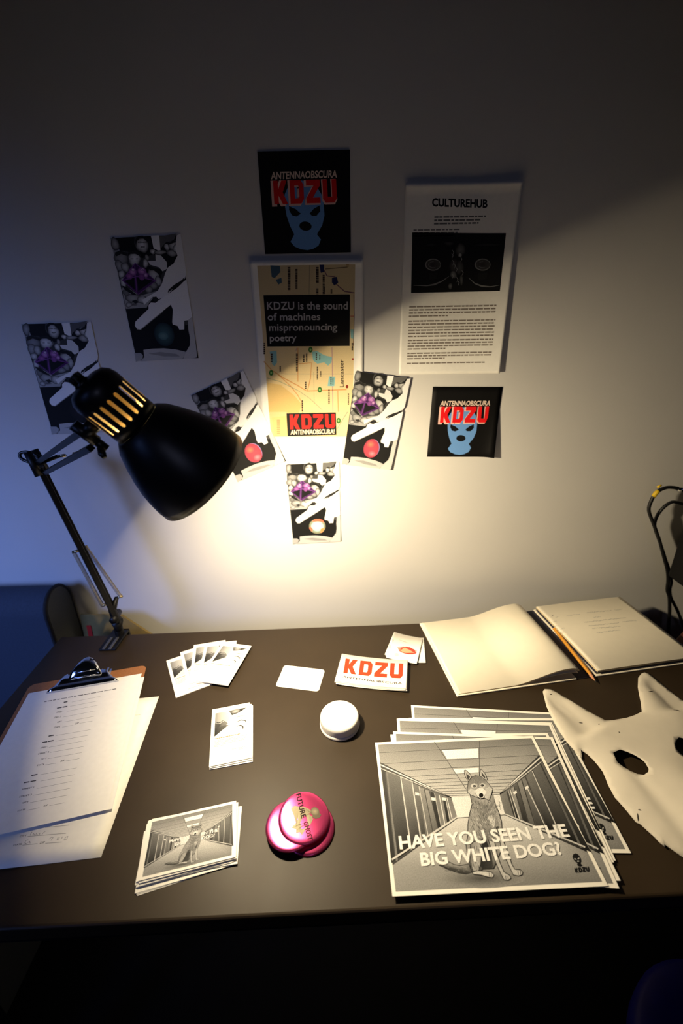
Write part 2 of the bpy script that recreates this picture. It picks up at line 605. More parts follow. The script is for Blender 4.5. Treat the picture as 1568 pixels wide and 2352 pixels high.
for fx in (-1.5, -0.1):
    for fy in (-0.5, 0.05):
        bm = bmesh.new()
        add_lathe(bm, [(0.0, 0), (0.018, 0), (0.024, 0.065), (0.0, 0.065)], 12, Matrix.Translation((fx, fy, 0)))
        mkbm('foot', bm, BLACK, sofa, True)

# ================================================================== TAN BOARD leaning behind the desk
TAN = mat('tan_cardboard', (128, 108, 58), 0.8, noise=0.08, nscale=60)
bp = [(186, 1409), (282, 1411), (305, 1424), (362, 1456)]
pts = [WP(x, y, 0.045) for x, y in bp]
zb = 0.30
poly = [(p.x, p.z) for p in pts]
poly = [(poly[0][0] - 0.01, zb), (poly[-1][0], zb)] + poly[::-1]
n = len(poly)
lean = lambda z, t: WALL_Y - 0.045 - (TZ - z) * 0.12 - t
o = mk('cardboard_panel', [(x, lean(z, 0.006), z) for x, z in poly] + [(x, lean(z, 0.0), z) for x, z in poly],
       [list(range(n)), list(range(2 * n - 1, n - 1, -1))] + [(i, n + i, n + (i + 1) % n, (i + 1) % n) for i in range(n)], TAN)
# stand it on the floor
for v in o.data.vertices:
    if abs(v.co.z - zb) < 1e-4:
        v.co.y -= 0.12 * zb
        v.co.z = 0.0
tag(o, 'tan cardboard panel leaning between the sofa and the wall behind the desk', 'cardboard')
RED = mat('red_plastic', (190, 30, 18), 0.5, noise=0.05)
a = WP(199, 1436, 0.054); b = WP(209, 1436, 0.054)
mk('tape_strip', [(a.x, lean(z, t), z) for z in (TZ - 0.16, a.z) for t in (0.0062, 0.0075)] + [(b.x, lean(z, t), z) for z in (TZ - 0.16, a.z) for t in (0.0062, 0.0075)],
   [(0, 1, 3, 2), (4, 6, 7, 5), (0, 2, 6, 4), (1, 5, 7, 3), (2, 3, 7, 6), (0, 4, 5, 1)], RED, o)['label'] = 'red strip on the panel'

# ================================================================== EQUIPMENT at the right edge
DEVM = mat('black_plastic_case', (5, 5, 6), 0.6, noise=0.1, spec=0.2)
dv = EYE + ray(1531, 1322) * 1.06
dev = empty('equipment_case', (dv.x, dv.y, TZ))
tag(dev, 'black box mounted on the wall at the right edge, beyond the notebook', 'speaker')
bm = bmesh.new()
mt = Matrix.Translation((0, 0, dv.z - TZ)) 
add_box(bm, (0.0, -0.11, 0.0), (0.20, 0.0, 0.24), 0.006, mt)
mkbm('case_body', bm, DEVM, dev)
bm = bmesh.new()
add_box(bm, (0.06, 0.0, 0.08), (0.14, WALL_Y - dv.y - 0.0005, 0.16), 0.003, mt)
mkbm('wall_bracket', bm, BLACKSTEEL, dev)
for k in range(3):
    bm = bmesh.new()
    add_tube(bm, [mt @ Vector((0.05 + 0.05 * k, -0.11, 0.07)), mt @ Vector((0.05 + 0.05 * k, -0.116, 0.07))], 0.012, 14)
    mkbm('dial', bm, BLACKSTEEL, dev, True)
CABLE = mat('black_rubber', (10, 10, 11), 0.5, noise=0.1)
YELLOW = mat('yellow_tape', (214, 178, 30), 0.5, noise=0.05)
c8 = crop(1400, 1080, 0.2041)
def air(p, d):
    r = ray(*c8(*p))
    return EYE + r * (d / r.y)
d1 = 0.934           # the cables hang this far out, close to the wall
cab = [(900, 205), (823, 215), (720, 196), (640, 195), (560, 225), (515, 262), (470, 335), (438, 450), (490, 600), (555, 780), (600, 950), (645, 1120), (655, 1240), (645, 1350), (668, 1430), (672, 1600), (660, 1800), (690, 1990), (700, 2200)]
P = [air(p, d1) for p in cab]
P.append(Vector((P[-1].x + 0.02, P[-1].y, 0.30))); P.append(Vector((P[-1].x + 0.04, P[-1].y - 0.005, 0.006))); P.append(Vector((P[-1].x + 0.12, P[-1].y - 0.005, 0.006)))
bm = bmesh.new()
add_tube(bm, smooth_path(P, 5), 0.0040, 8)
c1_ = mkbm('audio_cable', bm, CABLE, None, True)
tag(c1_, 'black cable looping out with yellow tape, at the right edge', 'cable')
bm = bmesh.new()
add_tube(bm, [air(p, d1) for p in ((548, 232), (530, 248), (512, 266), (492, 296))], 0.0049, 10)
mkbm('tape_band', bm, YELLOW, c1_, True)['label'] = 'yellow tape band'
bm = bmesh.new()
add_tube(bm, [air(p, d1 - 0.002) for p in ((535, 195), (580, 165))], [0.003, 0.002], 6)
mkbm('tape_flag', bm, YELLOW, c1_, True)
bm = bmesh.new()
add_tube(bm, [air(p, d1) for p in ((765, 212), (900, 232))], 0.0055, 12)
mkbm('connector', bm, CHROME, c1_, True)
cab = [(900, 385), (823, 380), (760, 365), (700, 358), (620, 405), (545, 490), (505, 590), (515, 680), (570, 830), (625, 1000), (668, 1130), (690, 1250), (675, 1340), (690, 1440), (760, 1580), (830, 1760), (880, 1950)]
P = [air(p, d1 + 0.010) for p in cab]
P.append(Vector((P[-1].x, P[-1].y, 0.30))); P.append(Vector((P[-1].x + 0.04, P[-1].y - 0.005, 0.006))); P.append(Vector((P[-1].x + 0.12, P[-1].y - 0.005, 0.006)))
bm = bmesh.new()
add_tube(bm, smooth_path(P, 5), 0.0038, 8)
tag(mkbm('power_cable', bm, CABLE, None, True), 'plain black cable hanging in the inner loop, at the right edge', 'cable')
WOOD = mat('dark_red_wood', (70, 24, 14), 0.4, noise=0.3, nscale=30)
low = EYE + ray(1548, 1486) * 1.012
top = EYE + ray(1574, 1424) * 1.012
ch = empty('wooden_chair', (low.x, low.y, 0))
tag(ch, 'dark red-brown wooden chair corner at the right edge of the photo', 'chair')
lean_ = math.atan2(top.x - low.x, top.z - low.z)
for dx in (0.0, 0.36):
    bm = bmesh.new()
    add_box(bm, (0.0, -0.012, -0.06), (0.04, 0.012, (top - low).length), 0.004, Matrix.Translation((dx, 0, low.z)) @ Matrix.Rotation(lean_, 4, 'Y'))
    mkbm('back_post', bm, WOOD, ch)
for zz_ in (low.z - 0.05, low.z - 0.17):
    bm = bmesh.new()
    add_box(bm, (0.02, -0.010, zz_), (0.38, 0.010, zz_ + 0.06), 0.005)
    mkbm('back_rail', bm, WOOD, ch)
bm = bmesh.new()
add_box(bm, (0.0, -0.40, 0.43), (0.40, 0.012, 0.46), 0.008)
mkbm('seat', bm, WOOD, ch)
for fx in (0.02, 0.38):
    for fy in (-0.38, -0.004):
        bm = bmesh.new()
        add_box(bm, (fx - 0.016, fy - 0.014, 0), (fx + 0.016, fy + 0.014, low.z - 0.05 if fy > -0.1 else 0.44), 0.003)
        mkbm('leg', bm, WOOD, ch)

# ================================================================== STOOL at the lower right corner
STOOLM = mat('dark_blue_vinyl', (30, 22, 170), 0.5, noise=0.08)
sc = T(1735, 2500, -0.27)
st = empty('stool', (sc.x, sc.y, 0))
tag(st, 'dark blue round stool seat at the bottom right corner of the photo', 'stool')
bm = bmesh.new()
zt = TZ - 0.27
add_lathe(bm, [(0, zt - 0.06), (0.125, zt - 0.06), (0.135, zt - 0.05), (0.135, zt - 0.02), (0.125, zt - 0.004), (0.09, zt), (0, zt + 0.002)], 40)
mkbm('seat', bm, STOOLM, st, True)
for k in range(4):
    a = math.pi / 4 + math.pi / 2 * k
    bm = bmesh.new()
    add_tube(bm, [(0.08 * math.cos(a), 0.08 * math.sin(a), zt - 0.06), (0.12 * math.cos(a), 0.12 * math.sin(a), 0.0)], 0.012, 10)
    mkbm('leg', bm, BLACKSTEEL, st, True)

# ================================================================== WALL PRINTS
# -- the balaclava logo used by both square posters, drawn once on the lower poster
z8 = crop(780, 840, 0.2551)
SQ = [z8(845, 192), z8(1468, 188), z8(1374, 816), z8(778, 826)]
fr = wframe(SQ, 0.0016)
BALA = [(1110, 372), (1165, 385), (1205, 412), (1230, 460), (1236, 520), (1230, 590), (1205, 650), (1160, 705), (1182, 738), (1160, 775), (1120, 795), (1080, 802), (1035, 796), (995, 778), (972, 748), (1005, 702), (985, 650), (972, 590), (970, 520), (980, 455), (1010, 410), (1055, 382)]
def square_art(fr):
    A = Art(fr)
    A.poly(BALA, (104, 152, 214), z8).up()
    A.poly([(998, 528), (1040, 546), (1072, 576), (1038, 592), (1008, 584), (994, 552)], G(14), z8)
    A.poly([(1130, 576), (1165, 546), (1206, 528), (1206, 562), (1176, 590), (1145, 590)], G(14), z8)
    A.ell((1090, 653), 42, 29, G(14), z8).up()
    A.kdzu((884, 524), (1326, 520), (1338, 372), (898, 374), (238, 190, 180), z8, grow=0.0012).up()
    A.kdzu((900, 514), (1328, 512), (1344, 368), (914, 370), (222, 22, 26), z8).up()
    A.text('ANTENNAOBSCURA', (902, 360), (1352, 358), (910, 318), (228, 205, 190), z8, bold=0.03)
    return A
sqart = square_art(fr)
def sqbend(fr):
    def f(x, y):
        u, v = x / fr.w + 0.5, 0.5 - y / fr.h
        return 0.012 * max(0, u - 0.80) ** 2 / 0.04 * max(0, v - 0.30) / 0.7
    return f
o = sheet('poster', fr, 0.0003, BLACK_PAPER, 'small black square poster with a blue balaclava and red letters, right of the pinned postcards', 'poster', sqbend(fr), 14, 10, group='square balaclava posters on the wall')
put(sqart.mesh(), o)
ft = wframe([(590, 347), (803, 344), (806, 580), (609, 583)], 0.0016)
o = sheet('poster', ft, 0.0003, BLACK_PAPER, 'black square balaclava poster, highest on the wall above the map page', 'poster', group='square balaclava posters on the wall')
put(sqart.mesh('print', None, ft.w / fr.w, ft.h / fr.h), o)

# -- press sheet with the dark picture
z5 = crop(900, 390, 0.20408)
fc = wframe([(929, 412), (1188, 426), (1152, 856), (918, 861)], 0.0016)
def cbend(x, y):
    u, v = x / fc.w + 0.5, 0.5 - y / fc.h
    return 0.008 * (max(0, u - 0.55) / 0.45) ** 2 * (0.5 + 0.5 * v) + 0.004 * max(0, 0.04 - v) / 0.04
o = sheet('press_sheet', fc, 0.0002, PAPER, 'white typed sheet headed CULTUREHUB with a dark picture, curling at its right edge', 'paper', cbend, 47, 50)
A = Art(fc, cbend)
A.text('CULTUREHUB', (450, 408), (1072, 424), (450, 322), G(12), z5, bold=0.042)
for k in range(3):
    A.words(0.265, 0.72 - 0.03 * k, 0.158 + 0.0155 * k, 0.008, G(110))
for k in range(3):
    A.words(0.085, 0.50 - 0.02 * k, 0.218 + 0.0145 * k, 0.007, G(120))
A.grid4([(228, 706), (1276, 716), (1206, 1366), (214, 1386)], G(10), z5).up()
for c in ((462, 1068), (1018, 1068)):
    A.ell(c, 88, 72, G(40), z5, edge=G(62)).up()
    A.line([(c[0] + 84 * math.cos(t * .35), c[1] + 62 * math.sin(t * .35)) for t in range(19)], 0.0022, G(120), z5, taper=True)
    A.line([(c[0] + 50 * math.cos(t * .35 + 1), c[1] + 34 * math.sin(t * .35 + 1)) for t in range(12)], 0.0016, G(96), z5, taper=True)
    A.poly([(c[0] - 50, c[1] + 95), (c[0] + 50, c[1] + 90), (c[0] + 44, c[1] + 160), (c[0] - 46, c[1] + 170)], G(22), z5)
for c, rx, ry, g in (((770, 900), 55, 80, 60), ((765, 960), 22, 30, 112), ((700, 1090), 62, 85, 45), ((760, 1100), 50, 80, 52), ((690, 1180), 40, 45, 82), ((655, 1310), 26, 34, 70), ((780, 1240), 20, 60, 62), ((640, 830), 60, 22, 38), ((1080, 845), 150, 16, 26), ((440, 845), 60, 18, 24)):
    A.blob(c, rx, ry, G(int(g * 1.5)), z5, edge=G(16)).up()
A.line([(640, 1200), (560, 1255), (480, 1290), (390, 1305), (240, 1300)], 0.0030, G(110), z5, taper=True)
A.line([(860, 1215), (930, 1280), (1010, 1310), (1100, 1318), (1200, 1300)], 0.0030, G(104), z5, taper=True)
for s_ in range(10):
    x = 690 + random.uniform(-30, 110); y = 900 + s_ * 38
    A.line([(x, y), (x + 18, y + 30), (x + 4, y + 62)], 0.0012, G(150), z5, taper=True)
A.up()
for v0, v1, n_, last in ((0.611, 0.662, 4, 0.45), (0.690, 0.776, 6, 1.0), (0.799, 0.848, 4, 0.45), (0.874, 0.905, 3, 0.45), (0.933, 0.933, 1, 0.93)):
    A.scatter_words(0.075, 0.90, v0, v1, n_, 0.0075, (138, 128, 120), last)
A.build(o)

# -- map page
z4 = crop(550, 580, 0.22321)
MQ = [z4(180, 122), z4(1190, 114), z4(1158, 1892), z4(325, 1895)]
fm = wframe([(573, 599), (833, 595), (832, 1004), (607, 1006)], 0.0012)
def mbend(x, y):
    u, v = x / fm.w + 0.5, 0.5 - y / fm.h
    return 0.0035 * max(0, u - 0.95) / 0.05 + 0.004 * max(0, 0.012 - v) / 0.012
o = sheet('map_page', fm, 0.0002, PAPER, 'white page printed with a tan road map and a black caption box, on the wall', 'paper', mbend, 40, 40)
A = Art(fm)
A.poly([(180, 122), (1190, 114), (1176, 1000), (1158, 1892), (325, 1895), (250, 1000)], [(196, 178, 140), (204, 186, 146), (226, 205, 158), (226, 204, 154), (214, 188, 130), (220, 198, 150)], z4).up()
A.poly([(285, 1340), (420, 1360), (560, 1470), (640, 1560), (600, 1690), (470, 1640), (300, 1640)], (212, 180, 116), z4)
A.poly([(640, 1660), (760, 1640), (900, 1700), (1000, 1880), (360, 1892), (330, 1700)], (218, 188, 124), z4).up()
ORG, PUR, SAGE = (206, 150, 92), (178, 138, 146), (160, 160, 128)
for P, w, c in (([(250, 1120), (330, 1210), (450, 1290), (600, 1370), (690, 1425), (1100, 1410)], 0.0022, ORG), ([(400, 1260), (520, 1370), (600, 1470), (650, 1560), (645, 1650)], 0.0018, ORG), ([(600, 980), (600, 1130), (600, 1330)], 0.0018, ORG), ([(610, 1145), (740, 1135), (730, 1290), (700, 1420)], 0.0018, ORG), ([(950, 975), (955, 1250), (960, 1640)], 0.0016, PUR), ([(1010, 1420), (1015, 1640)], 0.0018, ORG), ([(280, 1290), (420, 1330), (600, 1420), (720, 1500), (850, 1620)], 0.0013, SAGE), ([(460, 1250), (1175, 1250)], 0.0010, (176, 166, 140)), ([(590, 980), (580, 1010)], 0.0014, PUR), ([(720, 130), (715, 430)], 0.0010, (150, 140, 116)), ([(850, 150), (900, 240), (980, 250), (1000, 330), (1080, 400), (1180, 415)], 0.0020, (120, 84, 96)), ([(1175, 430), (1180, 650), (1170, 960)], 0.0014, (128, 100, 90)), ([(880, 170), (1110, 150)], 0.0016, (120, 104, 80)), ([(762, 1230), (768, 1560)], 0.0008, SAGE), ([(1000, 1820), (1110, 1640)], 0.0014, (120, 130, 120)), ([(1140, 655), (1178, 655)], 0.0020, (190, 110, 90))):
    A.line(P, w, c, z4)
A.up()
BLU = (132, 184, 188)
for P in ([(745, 1020), (800, 1015), (850, 1045), (880, 1060), (950, 1075), (945, 1130), (910, 1165), (870, 1130), (800, 1145), (755, 1110)], [(310, 1020), (380, 1010), (385, 1130), (360, 1170), (335, 1150)], [(920, 1275), (985, 1280), (975, 1375), (905, 1375)], [(1140, 790), (1172, 790), (1170, 890), (1145, 880)]):
    A.poly(P, BLU, z4)
for P in ([(315, 130), (415, 140), (420, 200), (360, 265), (330, 250)], [(370, 280), (430, 260), (435, 310), (400, 330)]):
    A.poly(P, (66, 92, 110), z4)
for P in ([(820, 120), (870, 120), (870, 200), (835, 210)], [(950, 260), (1000, 250), (1015, 310), (975, 340), (950, 310)]):
    A.poly(P, (34, 40, 84), z4)
A.up()
for c in ((730, 1000), (325, 1238), (825, 1412), (1018, 1730)):
    A.ell(c, 22, 30, (52, 106, 40), z4).up()
    A.ell(c, 9, 12, (150, 190, 120), z4)
A.ell((1105, 1380), 14, 18, (130, 40, 24), z4)
A.ell((1165, 1098), 9, 12, (150, 50, 34), z4)
# place names too small to read, set on their side
for x, y0, y1, w in ((510, 150, 390, 26), (585, 170, 380, 22), (800, 150, 320, 28), (865, 230, 430, 22), (945, 380, 430, 18), (590, 1040, 1230, 20), (660, 1050, 1130, 16), (690, 1040, 1130, 14), (800, 1175, 1310, 12), (835, 1220, 1280, 10), (680, 1330, 1410, 14), (920, 1410, 1560, 15), (645, 1520, 1640, 14), (255, 930, 1050, 18), (418, 1170, 1230, 14), (1160, 930, 1010, 16), (330, 1040, 1130, 20), (940, 1280, 1370, 12), (960, 1290, 1360, 10), (790, 1035, 1110, 14), (825, 1050, 1110, 12), (1120, 1450, 1570, 12), (400, 1720, 1870, 34), (1110, 120, 150, 30), (800, 370, 430, 22), (870, 350, 430, 14)):
    yy = y0
    col = (64, 50, 38) if w < 30 else (176, 150, 104)
    while yy < y1 - 4:
        h = min(random.uniform(12, 24), y1 - yy)
        A.poly([(x - w / 2, yy), (x + w / 2, yy), (x + w / 2, yy + h * .78), (x - w / 2, yy + h * .78)], col, z4)
        yy += h
A.text('Lancaster', (1070, 1385), (1068, 1100), (1030, 1385), (52, 36, 28), z4, bold=0.012)
A.up()
A.poly([(245, 440), (1135, 432), (1132, 962), (286, 968)], G(10), z4).up()
for s_, p0, p1, p2 in (('KDZU is the sound', (284, 588), (1112, 584), (280, 508)), ('of machines', (290, 698), (830, 694), (287, 624)), ('mispronouncing', (304, 806), (1004, 800), (301, 734)), ('poetry', (312, 914), (586, 910), (309, 846))):
    A.text(s_, p0, p1, p2, (178, 176, 178), z4, bold=0.012)
A.poly([(482, 1655), (990, 1645), (996, 1876), (494, 1890)], G(14), z4).up()
A.kdzu((520, 1818), (986, 1806), (978, 1662), (514, 1668), (232, 34, 30), z4)
A.text('ANTENNAOBSCURA!', (524, 1872), (975, 1864), (524, 1826), (232, 214, 190), z4, bold=0.03)
A.build(o)

# -- the postcard with the pointing hand: drawn once, printed on five cards
zp = crop(650, 1050, 0.095663)
PCQ = [(658, 1068), (777.5, 1060.5), (781, 1242), (671.5, 1250)]
fp = wframe(PCQ, 0.0012)
K = G(20)
def postcard_art(egg):
    A = Art(fp)
    A.urect(0.0, 0.0, 1.0, 1.0, K).up()
    A.upoly([(0, 0), (.08, 0), (.10, .12), (.0, .13)], G(150))
    g = lambda c, rx, ry, a, b=None: A.blob(c, rx, ry, G(a), zp, edge=G(b if a < 150 and b else 66 if c[1] > 380 else 44)).up()
    A.poly([(95, 400), (330, 380), (600, 480), (800, 420), (1040, 560), (960, 720), (900, 860), (800, 980), (560, 1230), (175, 1262), (120, 650)], G(62), zp).up()
    A.poly([(560, 640), (700, 600), (860, 640), (960, 640), (900, 740), (860, 700), (780, 620), (690, 640), (640, 720)], G(24), zp).up()
    g((130, 270), 70, 110, 170, 110)
    g((210, 480), 120, 120, 150, 90); g((160, 600), 80, 90, 165, 100); g((260, 620), 70, 80, 190, 120)
    g((620, 280), 112, 130, 225, 190); g((585, 240), 40, 12, 150, 210); g((670, 240), 36, 12, 150, 210); g((625, 310), 40, 14, 150, 215)
    A.poly([(500, 160), (540, 150), (520, 260), (505, 330), (480, 260)], G(70), zp)
    A.poly([(700, 160), (790, 200), (800, 300), (740, 400), (730, 260)], G(34), zp)
    A.poly([(800, 140), (950, 130), (940, 380), (820, 330)], G(240), zp).up()
    g((800, 380), 50, 45, 220, 180); g((930, 390), 110, 34, 170, 100)
    A.poly([(950, 150), (1270, 100), (1200, 210), (1040, 250), (950, 330)], G(96), zp).up()
    g((1070, 300), 60, 62, 225, 150); g((1180, 280), 90, 80, 205, 120); g((1150, 400), 90, 60, 175, 110); g((1230, 330), 60, 70, 235, 150)
    A.poly([(840, 420), (940, 440), (1030, 540), (1020, 640), (930, 680), (880, 620), (720, 580), (690, 520), (830, 520)], G(215), zp).up()
    g((680, 470), 36, 50, 150, 40); g((640, 560), 50, 70, 220, 150)
    g((450, 490), 118, 110, 232, 190); g((400, 490), 40, 14, 140, 215); g((500, 490), 36, 14, 140, 215)
    A.poly([(330, 450), (370, 395), (520, 385), (560, 450), (530, 420), (380, 420)], G(120), zp).up()
    g((770, 740), 110, 110, 200, 120); g((830, 830), 60, 90, 190, 100); g((740, 900), 70, 60, 150, 80); g((640, 960), 80, 50, 160, 80)
    g((180, 730), 60, 70, 215, 150); g((190, 860), 60, 90, 215, 150)
    A.poly([(150, 940), (300, 960), (460, 1060), (620, 1020), (800, 980), (700, 1090), (590, 1190), (560, 1240), (175, 1262)], G(160), zp).up()
    g((330, 1100), 130, 80, 175, 120); g((500, 1120), 90, 70, 205, 140); g((220, 1010), 60, 60, 120, 80); g((340, 1190), 70, 24, 90, 150); g((240, 1200), 60, 40, 190, 150)
    # dark hair round the faces and a few dark gaps in the crowd
    A.poly([(330, 470), (345, 400), (420, 372), (520, 378), (565, 430), (570, 500), (540, 440), (470, 415), (390, 420), (350, 440)], G(34), zp)
    A.poly([(510, 300), (505, 210), (560, 150), (650, 140), (730, 190), (745, 300), (720, 230), (660, 185), (590, 185), (535, 225)], G(30), zp)
    A.poly([(690, 640), (760, 615), (850, 650), (900, 740), (890, 830), (850, 720), (780, 670), (710, 670)], G(28), zp)
    A.poly([(1030, 260), (1070, 230), (1130, 240), (1200, 200), (1250, 230), (1180, 250), (1100, 275)], G(40), zp)
    A.poly([(150, 900), (230, 920), (330, 985), (420, 1050), (330, 1040), (220, 980)], G(30), zp)
    A.poly([(300, 1140), (380, 1120), (430, 1160), (360, 1180)], G(40), zp)
    A.poly([(110, 400), (200, 370), (330, 400), (320, 450), (220, 420), (120, 460)], G(36), zp)
    A.up()
    # arm and sleeve above, dark cuff shadow
    A.poly([(1345, 110), (1362, 700), (1320, 790), (1200, 850), (1020, 1000), (940, 1060), (800, 1110), (700, 1070), (520, 1200), (500, 1120), (800, 980), (900, 860), (980, 700), (1040, 620), (1150, 560), (1240, 440), (1215, 330), (1270, 130)], G(228), zp).up()
    A.poly([(1318, 770), (1300, 830), (1180, 900), (1060, 960), (980, 1010), (1000, 960), (1120, 880), (1230, 830)], G(36), zp)
    A.poly([(690, 1080), (760, 1070), (800, 1110), (740, 1150), (700, 1130)], G(40), zp).up()
    # pointing hand
    A.poly([(1350, 800), (1372, 1380), (1290, 1430), (1220, 1440), (1200, 1575), (1110, 1580), (1085, 1520), (1000, 1500), (995, 1460), (1035, 1270), (1010, 1190), (850, 1290), (640, 1420), (390, 1580), (330, 1570), (300, 1520), (320, 1460), (590, 1260), (600, 1200), (650, 1160), (730, 1165), (880, 1080), (1000, 1020), (1180, 920), (1300, 830)], G(236), zp).up()
    A.poly([(1225, 1450), (1290, 1430), (1280, 1500), (1230, 1510)], G(70), zp)
    A.line([(330, 1578), (395, 1584), (640, 1426), (850, 1296)], 0.0012, G(150), zp)
    # rim of the dish and lower arm
    A.poly([(1290, 1430), (1372, 1385), (1380, 1820), (1378, 2010), (1330, 2022), (1110, 2040), (1180, 1930), (1270, 1820), (1285, 1700), (1275, 1580)], G(186), zp)
    A.poly([(225, 1950), (340, 1948), (380, 1985), (360, 2050), (230, 2090)], G(160), zp)
    A.poly([(400, 1900), (560, 1880), (780, 1872), (1000, 1890), (1190, 1930), (1100, 2040), (700, 2060), (330, 2080), (400, 2010)], G(176), zp).up()
    A.poly([(480, 1960), (700, 1930), (1000, 1960), (1060, 2000), (760, 2000)], G(140), zp)
    # purple glass solid
    A.poly([(455, 560), (790, 825), (440, 1035), (180, 825)], (66, 34, 82), zp).up()
    A.poly([(225, 835), (405, 770), (385, 960)], G(18), zp)
    A.poly([(450, 770), (745, 815), (445, 985)], G(18), zp).up()
    for c, rx, ry, col in (((390, 690), 70, 60, (210, 150, 210)), ((560, 680), 80, 60, (206, 140, 208)), ((320, 760), 60, 46, (170, 100, 170)), ((540, 770), 50, 52, (150, 84, 156)), ((620, 740), 40, 40, (220, 170, 220)), ((400, 660), 34, 26, (238, 214, 236)), ((570, 650), 40, 26, (236, 206, 234))):
        A.ell(c, rx, ry, col, zp, edge=(110, 60, 120)).up()
    for P in ([(455, 560), (180, 825), (440, 1035), (790, 825), (455, 560)], [(440, 600), (415, 1010)], [(180, 825), (455, 760), (790, 825)]):
        A.line(P, 0.0014, (118, 66, 140), zp)
    A.up()
    # the small ball
    c = (822, 1655)
    if egg == 'teal':
        A.ell(c, 200, 180, (176, 200, 192), zp, edge=(120, 120, 96), n=28).up()
        A.ell(c, 150, 120, (206, 224, 214), zp, edge=(150, 190, 190)).up()
        A.poly([(700, 1530), (760, 1485), (860, 1476), (950, 1505), (985, 1570), (920, 1550), (840, 1540), (740, 1548)], (226, 106, 84), zp)
        A.poly([(625, 1700), (660, 1660), (720, 1730), (690, 1780)], (228, 110, 84), zp)
        A.poly([(900, 1720), (970, 1690), (990, 1720), (940, 1800), (890, 1810)], (224, 136, 84), zp)
    elif egg == 'red':
        A.ell(c, 185, 195, (206, 70, 84), zp, edge=(150, 60, 76), n=28).up()
        A.ell((780, 1580), 90, 70, (214, 120, 90), zp, edge=(206, 70, 84))
        A.ell((860, 1760), 90, 60, (228, 130, 140), zp, edge=(206, 70, 84)).up()
        A.line([(c[0] + 180 * math.cos(t * .3 - .6), c[1] - 190 * math.sin(t * .3 - .6)) for t in range(8)], 0.0016, (140, 130, 190), zp, taper=True)
    elif egg == 'dim':
        A.ell(c, 185, 185, (70, 104, 108), zp, edge=(30, 44, 50), n=28).up()
        A.ell((800, 1680), 90, 60, (104, 136, 132), zp, edge=(70, 104, 108))
    else:
        A.ell(c, 185, 185, (44, 34, 40), zp, edge=G(24), n=28)
    return A
arts = {e: postcard_art(e) for e in ('teal', 'red', 'dim', 'dark')}
def postcard(q, egg, label, curl=0.0, off=0.0012):
    f = wframe(q, off)
    bend = (lambda x, y: curl * max(0, x / f.w + 0.1) ** 2) if curl else None
    o = sheet('postcard', f, 0.0004, CARD, label, 'postcard', bend, 10, 4, group='pointing hand postcards on the wall')
    A = arts[egg]
    sx, sy = f.w / fp.w, f.h / fp.h
    A.bend = (lambda x, y: bend(x * sx, y * sy)) if bend else None
    put(A.mesh('print', None, sx, sy), o)
    return o
postcard(PCQ, 'teal', 'lowest postcard on the wall, pointing hand above a teal and orange ball')
postcard([(818, 853), (937, 869), (900, 1080), (785, 1065)], 'red', 'tilted postcard with a red ball overlapping the right side of the map page', off=0.0058)
postcard([(437.5, 909), (555.5, 853), (656, 1059.5), (547, 1105)], 'red', 'tilted postcard with a red ball, half hidden behind the lamp shade')
postcard([(254, 546), (409, 540), (457, 822), (313, 829)], 'dim', 'dim postcard high on the left of the wall, above the lamp head')
postcard([(53, 745), (203, 740), (263, 991), (118, 997)], 'dark', 'leftmost postcard on the wall, crossed by the lamp arm')

# ================================================================== DESK LAMP
AX = Vector((0.55, 0.335, -0.765)).normalized()
RIM = EYE + ray(463, 1092) * 0.63
LS = 0.928                              # size of the head
JOINT = RIM - AX * 0.118 * LS
lamp = empty('desk_lamp', (-0.5331, 0.832, TZ))
tag(lamp, 'black swing-arm desk lamp clamped to the back edge of the desk, switched on', 'lamp')
LI = Matrix.Translation((-lamp.location.x, -lamp.location.y, -lamp.location.z))
LM = LI @ axis_mtx(JOINT, AX) @ Matrix.Scale(LS, 4)          # head: local z runs towards the light
# bell shade, open at the rim, white inside
bm = bmesh.new()
outer = [(0.0362, -0.001), (0.0395, 0.001), (0.049, 0.011), (0.0595, 0.030), (0.0690, 0.050), (0.0765, 0.070), (0.0815, 0.090), (0.0842, 0.106), (0.0850, 0.118)]
add_lathe(bm, outer, 64, LM)
sh = mkbm('shade', bm, [BLACK, CREAM], lamp, True)
sd = sh.modifiers.new('thickness', 'SOLIDIFY'); sd.thickness = 0.0011; sd.offset = -1; sd.material_offset = 1; sd.material_offset_rim = 0
# vented neck with rounded slots
bm = bmesh.new()
NS, R = 18, 0.0362
zs = [-0.001, -0.012, -0.0155, -0.018, -0.049, -0.0515, -0.055, -0.062, -0.070, -0.0765, -0.080, -0.0812]
rs = [R, R, R, R, R, R, R, R, 0.0340, 0.0285, 0.0190, 0.0]
offs = [-0.5, -0.19, -0.11, 0.11, 0.19]       # angular columns inside one slot period
cols = []
for k in range(NS):
    for a in offs:
        cols.append(2 * math.pi * (k + a) / NS)
nc = len(cols)
grid = []
for z, r in zip(zs, rs):
    if r == 0:
        grid.append([bm.verts.new(LM @ Vector((0, 0, z)))])
    else:
        grid.append([bm.verts.new(LM @ Vector((r * math.cos(a), r * math.sin(a), z))) for a in cols])
for i in range(len(zs) - 1):
    for k in range(nc):
        j = k % 5
        k2 = (k + 1) % nc
        hole = (i in (3,) and j in (1, 2, 3)) or (i in (2, 4) and j == 2)
        if len(grid[i + 1]) == 1:
            bm.faces.new((grid[i][k], grid[i][k2], grid[i + 1][0]))
        elif i in (2, 4) and j in (1, 3):
            # slanted slot corners
            a, b, c, d = grid[i][k], grid[i][k2], grid[i + 1][k2], grid[i + 1][k]
            if i == 2:
                bm.faces.new((a, b, d) if j == 1 else (a, b, c))
            else:
                bm.faces.new((a, c, d) if j == 1 else (b, c, d))
        elif not hole:
            bm.faces.new((grid[i][k], grid[i][k2], grid[i + 1][k2], grid[i + 1][k]))
